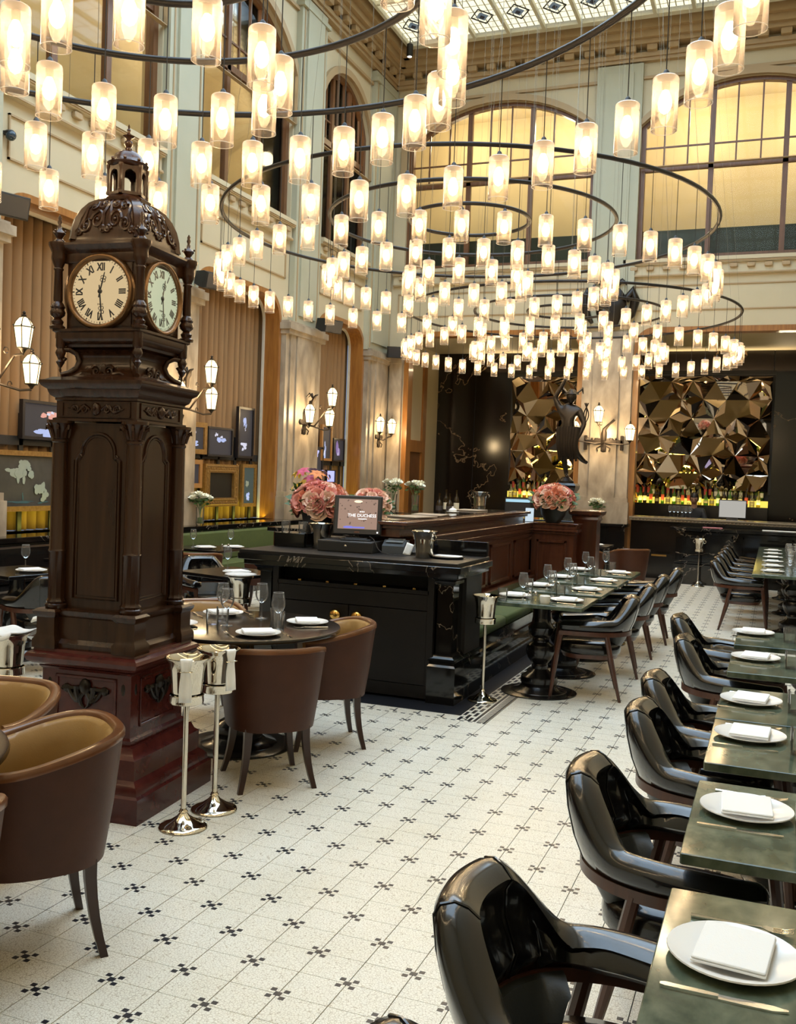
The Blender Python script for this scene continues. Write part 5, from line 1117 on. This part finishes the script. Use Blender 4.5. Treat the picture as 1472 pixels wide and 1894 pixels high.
# ================================================================== FLOWERS
def rose_mesh(name, mat, open_=1.0, n=11):
    b = B()
    for k in range(n):
        a = k*2.4; r = (.006+.0032*k)*open_; h = .036-.0012*k; w = .55+.05*k
        def pet(u, v):
            th = a+(u-.5)*2*w; rr = r*(.35+.75*v**.6)*(1+.12*(v > .8)); return (rr*cos(th), rr*sin(th), h*v*(1-.22*(2*u-1)**2)-.0005*k)
        b.grid(pet, 4, 3)
    b.ball((0, 0, .012), .011, 6, 4); return b.mesh(name, mat, 80)
ROSES = [rose_mesh('bloom', m, o) for m, o in zip(PINKS, (1.15, 1.3, 1.1, 1.0))]; WR = rose_mesh('bloom', WROSE, 1.0, 9)
def aim(o, p, d, s=1.0):
    q = Vector(d).to_track_quat('Z', 'Y'); o.location = p; o.rotation_euler = q.to_euler(); o.scale = (s, s, s)
def bouquet(label, x, y, z, rad, n, blooms, bowl_r, bowl_h, s, flat=.8, seed=1):
    t = thing('flower_bowl', label, 'flowers', (x, y, z)); rg = random.Random(seed)
    B().lathe([(bowl_r*.5, 0), (bowl_r*.55, .005), (bowl_r*.9, bowl_h*.5), (bowl_r, bowl_h), (bowl_r*.95, bowl_h), (bowl_r*.85, bowl_h*.5), (0, .02)], n=24, cap=False).mk('bowl', MATTBLACK, t, 50)
    zc = bowl_h+rad*.35
    for k in range(n):
        u = (k+.5)/n; ph = math.acos(1-1.35*u); th = k*2.39996+rg.uniform(-.15, .15); d = Vector((sin(ph)*cos(th), sin(ph)*sin(th), cos(ph)))
        p = Vector((d.x*rad, d.y*rad, zc+d.z*rad*flat))*1.0; o = link('bloom', rg.choice(blooms), t); aim(o, p-d*.02*s, d+Vector((rg.uniform(-.2, .2), rg.uniform(-.2, .2), 0)), s*rg.uniform(.85, 1.2))
    b = B()
    for k in range(40):
        th = rg.uniform(0, 2*pi); ph = rg.uniform(1.2, 2.0); d = Vector((sin(ph)*cos(th), sin(ph)*sin(th), cos(ph))); p = Vector((0, 0, zc))+Vector((d.x*rad, d.y*rad, d.z*rad*flat))*rg.uniform(.8, 1.02); w = d.orthogonal().normalized()*.02*s; e = d*.045*s
        b.add([tuple(p), tuple(p+e*.5+w), tuple(p+e*1.4), tuple(p+e*.5-w)], [(0, 1, 2, 3)])
    b.ball((0, 0, zc), rad*.82, 12, 8, (1, 1, flat)); b.mk('foliage', LEAF, t, 180); return t
bouquet('large dome of pink and coral roses in a black bowl, left of the till monitor', -3.69, 7.68, 1.12, .25, 62, ROSES, .17, .20, 1.5, .75, 2)
bouquet('dome of pink roses in a black bowl on the corner of the wooden partition', -2.44, 11.45, 1.186, .24, 60, ROSES, .16, .19, 1.5, .75, 5)
bouquet('pink and blush flowers just showing behind the till monitor', -3.9, 9.3, 1.121, .20, 40, ROSES[:2], .15, .16, 1.2, .9, 8)
o = B().rectstack([(0, .0), (-.03, .06)], -3.9, 7.52, -3.5, 7.9).mk('flower_plinth', MATTBLACK, None); o.location = (0, 0, 1.06); tag(o, 'low black stand under the large pink flowers behind the desk', 'stand')
o = B().box(-4.0, 7.5, 0, -3.4, 8.0, 1.06).mk('side_cabinet', DESKBLACK, None); tag(o, 'black cabinet behind the left part of the host desk', 'cabinet')
# mixed bouquet farther back
t = thing('mixed_bouquet', 'mixed bouquet with lilies and yellow blooms behind the large pink flowers', 'flowers', (-4.55, 9.2, 1.121)); rg = random.Random(4)
B().lathe([(.07, 0), (.08, .1), (.10, .22), (.09, .22), (0, .02)], n=16, cap=False).mk('vase', MATTBLACK, t)
cols = [M('magenta_petals', (.5, .08, .16), .6), M('lilac_petals', (.35, .27, .5), .6), M('yellow_petals', (.75, .5, .05), .6), M('orange_petals', (.6, .2, .05), .6), M('cream_petals', (.7, .6, .4), .6)]
LIL = []
for c_ in cols:
    b = B()
    for k in range(6):
        a = k*pi/3
        def pet(u, v, a=a): w = .018*sin(pi*min(1, v*.95+.05)); r = .07*v; return (r*cos(a)-(u-.5)*2*w*sin(a), r*sin(a)+(u-.5)*2*w*cos(a), .05*v-.06*v*v+.02)
        b.grid(pet, 2, 4)
    LIL.append(b.mesh('bloom', c_, 80))
for k in range(20):
    th = k*2.4; rr = .05+.11*sqrt(k/20); p = Vector((rr*cos(th), rr*sin(th), .36+rg.uniform(0, .2))); o = link('bloom', LIL[k % 5], t); aim(o, p, Vector((cos(th)*.6, sin(th)*.6, .8)), 1.25)
b = B()
for k in range(90):
    th = rg.uniform(0, 6.28); rr = rg.uniform(.02, .17); p = Vector((rr*cos(th), rr*sin(th), rg.uniform(.2, .42))); d = Vector((cos(th), sin(th), rg.uniform(.2, 1.4))).normalized(); w = d.orthogonal().normalized()*.016; e = d*.08
    b.add([tuple(p), tuple(p+e*.5+w), tuple(p+e), tuple(p+e*.5-w)], [(0, 1, 2, 3)])
b.mk('foliage', LEAF, t, 180)
def white_vase(x, y, z, label, n=9, seed=1):
    t = thing('rose_vase', label, 'flowers', (x, y, z), 0, 'vases of white roses'); rg = random.Random(seed)
    B().lathe([(.0, .012), (.045, .012), (.045, 0), (.05, .004), (.055, .02), (.05, .14), (.056, .24), (.054, .24), (.047, .14), (.04, .02)], n=18, cap=False).mk('glass_vase', GLASS, t, 60)
    b = B(); lf = B()
    for k in range(n):
        th = k*2.4; rr = .10*sqrt((k+.5)/n); p = Vector((rr*1.2*cos(th), rr*1.2*sin(th), .38+rg.uniform(-.015, .04)-rr*.3))
        o = link('bloom', WR, t); aim(o, p, Vector((cos(th)*rr*4, sin(th)*rr*4, 1)), 1.75)
        b.tube([(-.02*cos(th), -.02*sin(th), .02), (.02*cos(th), .02*sin(th), .22), tuple(p)], .004, 4)
        for q in range(5):
            c_ = Vector((rr*1.2*cos(th), rr*1.2*sin(th), .27+rg.uniform(0, .09))); d = Vector((cos(th+q*1.3), sin(th+q*1.3), rg.uniform(-.3, .5))).normalized(); w = d.orthogonal().normalized()*.02; lf.add([tuple(c_), tuple(c_+d*.03+w), tuple(c_+d*.065), tuple(c_+d*.03-w)], [(0, 1, 2, 3)])
    b.mk('stems', STEMM, t); lf.mk('foliage', LEAF, t, 180)
    b = B().lathe([(.03, .02), (.042, .03), (.042, .09), (.03, .1)], n=14); b.mk('greenery', STEMM, t)
white_vase(-7.12, 11.1, .922, 'glass vase of white roses on the black ledge, right of the clock shaft', 9, 1)
white_vase(-4.95, 12.6, 1.181, 'left of two vases of white roses on the counter before the dark marble', 7, 2)
white_vase(-4.62, 12.6, 1.181, 'right of two vases of white roses on the counter before the dark marble', 7, 3)
white_vase(-3.0, 17.76, .957, 'vase of white roses at the foot of the marble pillar', 9, 4)

# ================================================================== LEFT BENCH
t = thing('bench', 'green upholstered bench along the black ledge at the left wall', 'bench', (0, 0, 0))
B().box(-7.05, 9.6, 0, -6.66, 17.6, .34).mk('bench_base', BLACKMARBLE, t); B().box(-7.05, 9.6, .34, -6.62, 17.6, .46, .03).mk('seat', GREENVELVET, t); B().box(-7.05, 9.6, .46, -6.92, 17.6, .84, .03).mk('backrest', GREENVELVET, t)
t = thing('bench', 'dark leather bench along the left wall, left of the clock shaft', 'bench', (0, 0, 0))
B().box(-7.05, 3.0, 0, -6.7, 9.5, .34).mk('bench_base', BLACKMARBLE, t); B().box(-7.05, 3.0, .34, -6.66, 9.5, .46, .03).mk('seat', BLACKLEATHER, t); B().box(-7.05, 3.0, .46, -6.94, 9.5, .84, .03).mk('backrest', BLACKLEATHER, t)

# ================================================================== BAR
br = thing('bar_counter', 'long black bar counter with a pale beaded top under the mirror wall', 'bar counter', (0, 0, 0))
B().box(-2.40, 18.02, 0, 1.36, 18.6, 1.03).mk('front', BLACKMARBLE2, br); B().box(-2.42, 17.86, 1.03, 1.38, 18.66, 1.07, .008).box(-2.42, 17.84, 1.07, 1.38, 18.68, 1.10, .008).mk('stone_top', M('bar_top_stone', (.20, .16, .11), .2), br)
bb = B()
for k in range(60): bb.ball((-2.38+k*.063, 17.85, 1.05), .014, 6, 4)
bb.mk('beading', M('bead_bronze', (.22, .15, .08), .35, .5), br)
for x in (-2.2, -1.85): B().box(x-.13, 17.7, .42, x+.13, 17.72, .45).mk('foot_rail', BRASS, br)
fb_ = thing('front_counter', 'low black marble counter standing before the bar', 'counter', (0, 0, 0))
B().rectstack([(0, 0), (0, .34), (-.02, .36), (-.02, .38), (-.03, .39), (-.03, .90), (-.01, .92)], -1.56, 17.24, 1.4, 17.74).mk('body', BLACKMARBLE, fb_); B().box(-1.63, 17.17, .92, 1.43, 17.8, .975, .008).mk('marble_top', BLACKMARBLE, fb_)
for k in range(3):
    b = B(); x0 = -1.4+k*.95
    for a in ((x0, .45, x0+.8, .48), (x0, .82, x0+.8, .85), (x0, .45, x0+.03, .85), (x0+.77, .45, x0+.8, .85)): b.box(a[0], 17.258, a[1], a[2], 17.29, a[3], .004)
    b.mk('front_panel', BLACKMARBLE, fb_)
o = B().box(-.16, -.08, 0, .16, .08, .012, .005).mk('folded_cloth', M('pink_cloth', (.55, .22, .24), .8), None); o.location = (-.95, 17.45, .976); o.rotation_euler = (0, 0, .15); tag(o, 'pink folded cloth lying on the low counter before the bar', 'cloth')
o = B().box(-.5, -.12, 0, .5, .12, .01, .004).mk('menu_stack', PAPER, None); o.location = (.35, 17.45, .976); tag(o, 'white papers spread on the low counter before the bar', 'paper')
t = thing('bar_screen', 'pale lit screen standing on the bar at the right', 'monitor', (-.68, 18.5, 1.101)); B().box(-.24, -.02, .03, .24, .02, .36, .006).mk('housing', MATTBLACK, t); B().box(-.225, -.024, .045, .225, -.0205, .345).mk('screen', lum('bar_screen', (.62, .60, .55), .6), t); B().box(-.1, -.06, 0, .1, .06, .03, .004).mk('base', MATTBLACK, t)
# mirror wall of folded triangular facets
for wname, xa, xb, lab in (('mirror_wall', -5.5, -3.02, 'faceted bronze mirror panel left of the marble pillar, behind the bar'), ('mirror_wall', -2.88, -.12, 'faceted bronze mirror panel right of the marble pillar, above the bottles')):
    t = thing(wname, lab, 'mirror', (0, 0, 0)); a = .44; hgt = a*.866
    z0, z1 = 1.62, 3.96
    def vert(i, j): return (xa-.1+i*a+(j % 2)*a/2, z0-.05+j*hgt)
    def dep(i, j): q = (i+(j//2)*2+(j % 2)*2) % 3; h = math.sin(i*12.9+j*78.2)*437.5; h = h-math.floor(h); return [.17, .0, .05][q]+.05*h
    def clip(p): return (min(max(p[0], xa), xb), min(max(p[1], z0), z1))
    for j in range(0, 7):
        for i in range(-1, 9):
            for tri in (((i, j), (i+1, j), (i+(j % 2), j+1)), ((i+1, j), (i+1+(j % 2), j+1), (i+(j % 2), j+1))):
                P = [(vert(*q), dep(*q)) for q in tri]
                mid = (sum(p[0][0] for p in P)/3, sum(p[0][1] for p in P)/3)
                c_ = [clip(p[0]) for p in P]; ar = abs((c_[1][0]-c_[0][0])*(c_[2][1]-c_[0][1])-(c_[2][0]-c_[0][0])*(c_[1][1]-c_[0][1]))/2
                if ar < .004: continue
                f = [(c_[k][0], 21.10-P[k][1], c_[k][1]) for k in range(3)]
                rr_ = random.Random(i*31+j*7+tri[2][0]); jt = ((rr_.random()-.5)*.16, -.08-.10*rr_.random(), (rr_.random()-.5)*.16); ap = tuple(sum(q[m] for q in f)/3+jt[m] for m in range(3)); ap = (min(max(ap[0], xa), xb), ap[1], min(max(ap[2], z0), z1))
                split = ar > .03 and (i+j) % 3 != 2
                for tr in (((f[0], f[1], ap), (f[1], f[2], ap), (f[2], f[0], ap)) if split else (tuple(f),)):
                    bk = [(x, 21.155, z) for x, y, z in tr]
                    B().add(list(tr)+bk, [(0, 1, 2), (5, 4, 3), (0, 3, 4, 1), (1, 4, 5, 2), (2, 5, 3, 0)]).mk('mirror_facet', MIRROR, t, 5)
    B().box(xa-.05, 21.02, z1+.04, xb+.05, 21.05, z1+.12).box(xa-.05, 21.1, z0-.06, xa, 21.158, z1+.04).box(xb, 21.1, z0-.06, xb+.05, 21.158, z1+.04).box(xa, 21.1, z1, xb, 21.158, z1+.04).mk('mirror_frame', MATTBLACK, t)  # first box is an added lip that hides the soffit fill, not frame
# bottles
sh = thing('bottle_shelf', 'two stepped shelves of bottles under the mirror wall', 'shelf', (0, 0, 0)); B().box(-5.5, 20.70, 1.27, -.1, 21.15, 1.30).mk('shelf_board', EBONY, sh); B().box(-5.5, 20.92, 1.30, -.1, 21.15, 1.44).mk('upper_step', EBONY, sh)
B().box(-5.5, 20.70, .0, -.1, 20.74, 1.27).mk('shelf_front', EBONY, sh); B().box(-5.5, 20.9, 1.302, -.1, 20.915, 1.43).mk('light_strip', emit('yellow_strip', (1, .72, .10), 1.0), sh)
BCOL = [thin_glass('green_bottle', (.25, .5, .12), .3, (.35, .6, .1)), thin_glass('amber_bottle', (.7, .38, .06), .3, (.8, .5, .08)), thin_glass('clear_bottle', (.9, .9, .8), .25, (.95, .9, .6)), thin_glass('dark_bottle', (.10, .07, .03), .4, (.10, .06, .02)), thin_glass('yellow_bottle', (.85, .75, .2), .35, (.9, .8, .2))]
BSH = [[(.035, 0), (.038, .01), (.038, .19), (.03, .22), (.014, .25), (.013, .31), (.015, .315), (.015, .33)], [(.045, 0), (.047, .01), (.047, .13), (.03, .17), (.014, .19), (.013, .25), (.016, .26), (.016, .28)], [(.03, 0), (.033, .01), (.034, .24), (.015, .28), (.013, .35), (.014, .37)]]
LABM = [M('cream_label', (.75, .68, .5), .6), M('dark_label', (.05, .04, .04), .6), M('red_label', (.45, .06, .04), .6)]
BOT = [(B().lathe(s_, n=12).mesh('bottle', c_, 50), B().lathe([(s_[1][0]+.0008, s_[2][1]*.3), (s_[1][0]+.0008, s_[2][1]*.8)], n=12, cap=False).mesh('bottle_label', LABM[k % 3])) for k, (s_, c_) in enumerate((s_, c_) for c_ in BCOL for s_ in BSH)]
rg = random.Random(11); n = 0
def bottle(x, y, z, label, g): q = rg.randrange(15); me, lb = BOT[q]; o = link('bottle', me, None, (x, y, z)); tag(o, ['green', 'amber', 'clear', 'dark', 'yellow'][q//3]+[' slim', ' squat', ' tall'][q % 3]+label, 'bottle', g); link('bottle_label', lb, o)
for y, z, g in ((21.04, 1.441, 'bottles on the upper step'), (20.82, 1.301, 'bottles on the lower shelf')):
    for xa, xb, side in ((-5.4, -4.0, 'left'), (-2.8, -.2, 'right')):
        x = xa
        while x < xb:
            bottle(x, y+rg.uniform(-.03, .03), z, ' bottle in the %s row under the mirror panel %s of the pillar' % ('upper' if z > 1.4 else 'lower', side), g+', '+side); x += rg.uniform(.085, .125)
for k, x in enumerate((-5.05, -4.97, -4.9, -4.82)):
    me, lb = BOT[9 if k % 2 else 10]; o = link('wine_bottle', me, None, (x+.75, 12.7+.05*(k % 2), 1.181)); tag(o, 'dark wine bottle beside the two vases of white roses', 'bottle', 'wine bottles by the vases'); link('bottle_label', LABM and lb, o)
for k in range(6):
    o = wine(-1.75+k*.07, 18.3+.03*(k % 2), 1.101, 'glass in the short row on the bar left of the barman', 'glasses on the bar')

# ================================================================== FIGURES
def skin_figure(name, verts, edges, radii, mat, parent, sub=2):
    me = bpy.data.meshes.new(name); me.from_pydata(verts, edges, []); o = bpy.data.objects.new(name, me); C.objects.link(o)
    m = o.modifiers.new('skin', 'SKIN'); me.skin_vertices or None
    for k, r in enumerate(radii):
        v = me.skin_vertices[0].data[k]; v.radius = r if isinstance(r, tuple) else (r, r); v.use_root = (k == 0)
    s_ = o.modifiers.new('sub', 'SUBSURF'); s_.levels = s_.render_levels = sub
    dg = bpy.context.evaluated_depsgraph_get(); m2 = bpy.data.meshes.new_from_object(o.evaluated_get(dg)); bpy.data.objects.remove(o)
    m2.materials.clear(); m2.materials.append(mat); m2.shade_smooth(); return link(name, m2, parent)
def head(parent, mat, c, r=.098, hair=None, tilt=0, nm='head'):
    """head with brow, nose, mouth, chin, ears; looks along -y"""
    T = Matrix.Translation(c) @ Matrix.Rotation(tilt, 4, 'X'); b = B(); b.M = T
    def hf(u, v):
        th, ph = 2*pi*u, pi*v; x, y, z = sin(ph)*sin(th), -sin(ph)*cos(th), cos(ph)
        w = .76-.16*max(0, -z)**1.2; y2 = y*.92; z2 = z*1.18
        f = max(0, -y); nose = .20*math.exp(-(x/.13)**2-((z+.12)/.2)**2)*f; brow = .05*math.exp(-((z-.18)/.12)**2)*f; eye = -.07*math.exp(-((abs(x)-.33)/.17)**2-((z-.05)/.1)**2)*f; lip = .05*math.exp(-(x/.25)**2-((z+.5)/.09)**2)*f; chin = .08*math.exp(-(x/.25)**2-((z+.85)/.15)**2)*f
        return (x*w*r, (y2-nose-brow-eye-lip-chin)*r, z2*r)
    b.grid(hf, 28, 20)
    for s in (-1, 1): b.ball((s*.76*r, .05*r, -.05*r), .24*r, 6, 5, (.4, .7, 1.1))
    h = b.mk(nm, mat, parent, 180)
    if hair:
        b = B(); b.M = T
        def hr(u, v): th = 2*pi*u; y = -cos(th); lim = .36 if y < -.45 else .62; ph = pi*lim*v; x, yy, z = sin(ph)*sin(th), -sin(ph)*cos(th), cos(ph); return (x*.84*r, yy*1.0*r+.03*r, z*1.26*r)
        b.grid(hr, 28, 10); b.mk('hair', hair, h, 180)
        b = B(); b.M = T
        for s in (-1, 1): b.ball((s*.29*r, -.80*r, .07*r), .09*r, 6, 4); b.tube([(s*.16*r, -.9*r, .26*r), (s*.42*r, -.82*r, .25*r)], .035*r, 4)
        b.mk('eyes_and_brows', hair, h)
t = thing('person', 'barman in dark clothes with short black hair, looking down behind the bar', 'person', (-1.45, 20.0, -.22))
V = [(0, 0, .95), (0, -.02, 1.15), (0, -.05, 1.36), (0, -.07, 1.48), (.16, -.06, 1.42), (.25, -.14, 1.16), (.16, -.38, 1.04), (-.16, -.06, 1.42), (-.25, -.14, 1.16), (-.16, -.38, 1.04), (.09, 0, .9), (.1, 0, .5), (.1, 0, .08), (-.09, 0, .9), (-.1, 0, .5), (-.1, 0, .08), (.1, -.13, .03), (-.1, -.13, .03)]
Ed = [(0, 1), (1, 2), (2, 3), (2, 4), (4, 5), (5, 6), (2, 7), (7, 8), (8, 9), (0, 10), (10, 11), (11, 12), (12, 16), (0, 13), (13, 14), (14, 15), (15, 17)]
Ra = [(.15, .11), (.14, .10), (.15, .09), .055, .075, .05, .038, .075, .05, .038, .09, .065, .045, .09, .065, .045, .035, .035]
skin_figure('clothed_body', V, Ed, Ra, M('black_shirt', (.01, .01, .012), .7), t)
for s in (-1, 1):
    vs = [(s*.16, -.38, 1.04), (s*.145, -.44, 1.02), (s*.135, -.49, 1.01)]; rs = [.034, .03, .022]; es = [(0, 1), (1, 2)]
    for k, (dx, L) in enumerate(((-.028, .06), (-.010, .075), (.009, .07), (.027, .055))):
        i = len(vs); vs += [(s*.138+dx, -.49-L*.5, 1.0), (s*.138+dx, -.49-L, .985)]; rs += [.0095, .008]; es += [(2, i), (i, i+1)]
    i = len(vs); vs += [(s*.10, -.47, 1.02), (s*.085, -.50, 1.02)]; rs += [.011, .009]; es += [(1, i), (i, i+1)]
    skin_figure('hand', vs, es, rs, SKIN, t, 1)
B().tube([(0, -.07, 1.46), (0, -.10, 1.58)], [.058, .054], 12).mk('neck', SKIN, t)
head(t, SKIN, (0, -.13, 1.66), .105, HAIR, R(22))
# bronze statue before the pillar
sx, sy, sz = -3.22, 16.0, 1.66
t = thing('bronze_statue', 'dark bronze statue with one raised arm and a cap, before the left mirror', 'statue', (sx, sy, 0))
V = [(0, 0, 2.50), (-.01, 0, 2.68), (0, .01, 2.86), (.02, 0, 2.98), (-.15, 0, 2.88), (-.24, -.02, 3.06), (-.10, -.05, 3.30), (.17, .0, 2.85), (.27, -.03, 2.64), (.20, -.08, 2.44), (-.06, 0, 2.42), (-.05, -.03, 2.10), (.0, .02, 1.80), (.08, 0, 2.40), (.16, -.10, 2.16), (.25, .10, 2.04), (.03, -.07, 1.755), (.32, .14, 2.0), (-.06, -.06, 3.38), (.16, -.12, 2.36)]
Ed = [(0, 1), (1, 2), (2, 3), (2, 4), (4, 5), (5, 6), (6, 18), (2, 7), (7, 8), (8, 9), (9, 19), (0, 10), (10, 11), (11, 12), (12, 16), (0, 13), (13, 14), (14, 15), (15, 17)]
Ra = [(.125, .095), (.11, .085), (.145, .095), .05, .068, .046, .034, .068, .046, .034, .085, .06, .036, .085, .06, .04, .03, .03, .028, .028]
skin_figure('body', V, Ed, Ra, BRONZE, t)
head(t, BRONZE, (.04, -.03, 3.08), .098, BRONZE, R(10))
b = B(); b.lathe([(.13, 3.12), (.12, 3.135), (.075, 3.16), (.05, 3.20), (0, 3.215)], (.04, -.02, 0), 14)
for s in (-1, 1): b.tube([(.04+s*.09, -.0, 3.15), (.04+s*.16, .04, 3.22), (.04+s*.17, .08, 3.14)], [.02, .03, .006], 6)
b.mk('winged_cap', BRONZE, t)
b = B()
for k in range(7): y0 = k/6; b.tube([(-.13+.05*k, -.09, 2.58), (-.12+.045*k+.01*sin(k), -.12, 2.3), (-.10+.045*k, -.10, 2.02+.03*(k % 2))], [.05, .055, .02], 6)
b.mk('drapery', BRONZE, t)
b = B(); b.tube([(.2, -.08, 2.44), (.27, -.05, 2.62), (.30, -.04, 2.84), (.29, -.04, 2.98)], .012, 6)
for s in (-1, 1): b.tube([(.295+s*.04*sin(q*.5), -.04, 2.66+q*.04) for q in range(9)], .010, 5)
b.mk('staff', BRONZE, t)
B().lathe([(.06, 1.76), (.10, 1.72), (.13, 1.69), (.13, 1.66), (.10, 1.655)], n=20).mk('statue_foot', BRONZE, t)
B().sqstack([(.2, 0), (.2, .1), (.16, .14), (.15, 1.5), (.19, 1.56), (.20, 1.62), (.17, 1.656)]).mk('pedestal', BLACKMARBLE, t)
# bronze cartouche over the pillar
t = thing('bronze_cartouche', 'dark bronze coat of arms hanging over the marble pillar', 'ornament', (-2.95, 17.98, 4.9)); b = B()
b.M = Matrix.Rotation(pi/2, 4, 'X')
b.loft([[(x*k, y*k, z) for x, y in [(.30*sin(a)*(1 if cos(a) > 0 else .86+.14*cos(a)), .38*cos(a)-.05*(cos(a) < -.5)) for a in [2*pi*q/24 for q in range(24)]]] for k, z in ((1, -.02), (1.02, .03), (.85, .07), (.5, .09), (.1, .095))]); b.mk('shield', BRONZE, t, 50)
b = B(); b.M = Matrix.Rotation(pi/2, 4, 'X')
for s in (-1, 1):
    b.tube([(s*.28, .1, .05), (s*.42, .28, .06), (s*.46, .1, .06), (s*.40, -.16, .05), (s*.3, -.3, .05)], [.07, .08, .09, .07, .03], 8); b.tube([(s*.1, .36, .06), (s*.22, .46, .06), (s*.3, .38, .06)], [.05, .045, .02], 6)
b.ball((0, .46, .05), .09, 10, 6); b.tube([(0, -.35, .05), (0, -.45, .06), (0, -.52, .05)], [.08, .06, .02], 8)
for k in range(5): b.ball((-.12+.06*k, .55-.03*abs(k-2), .05), .03, 6, 4)
b.mk('scrolls_and_crown', BRONZE, t, 60)
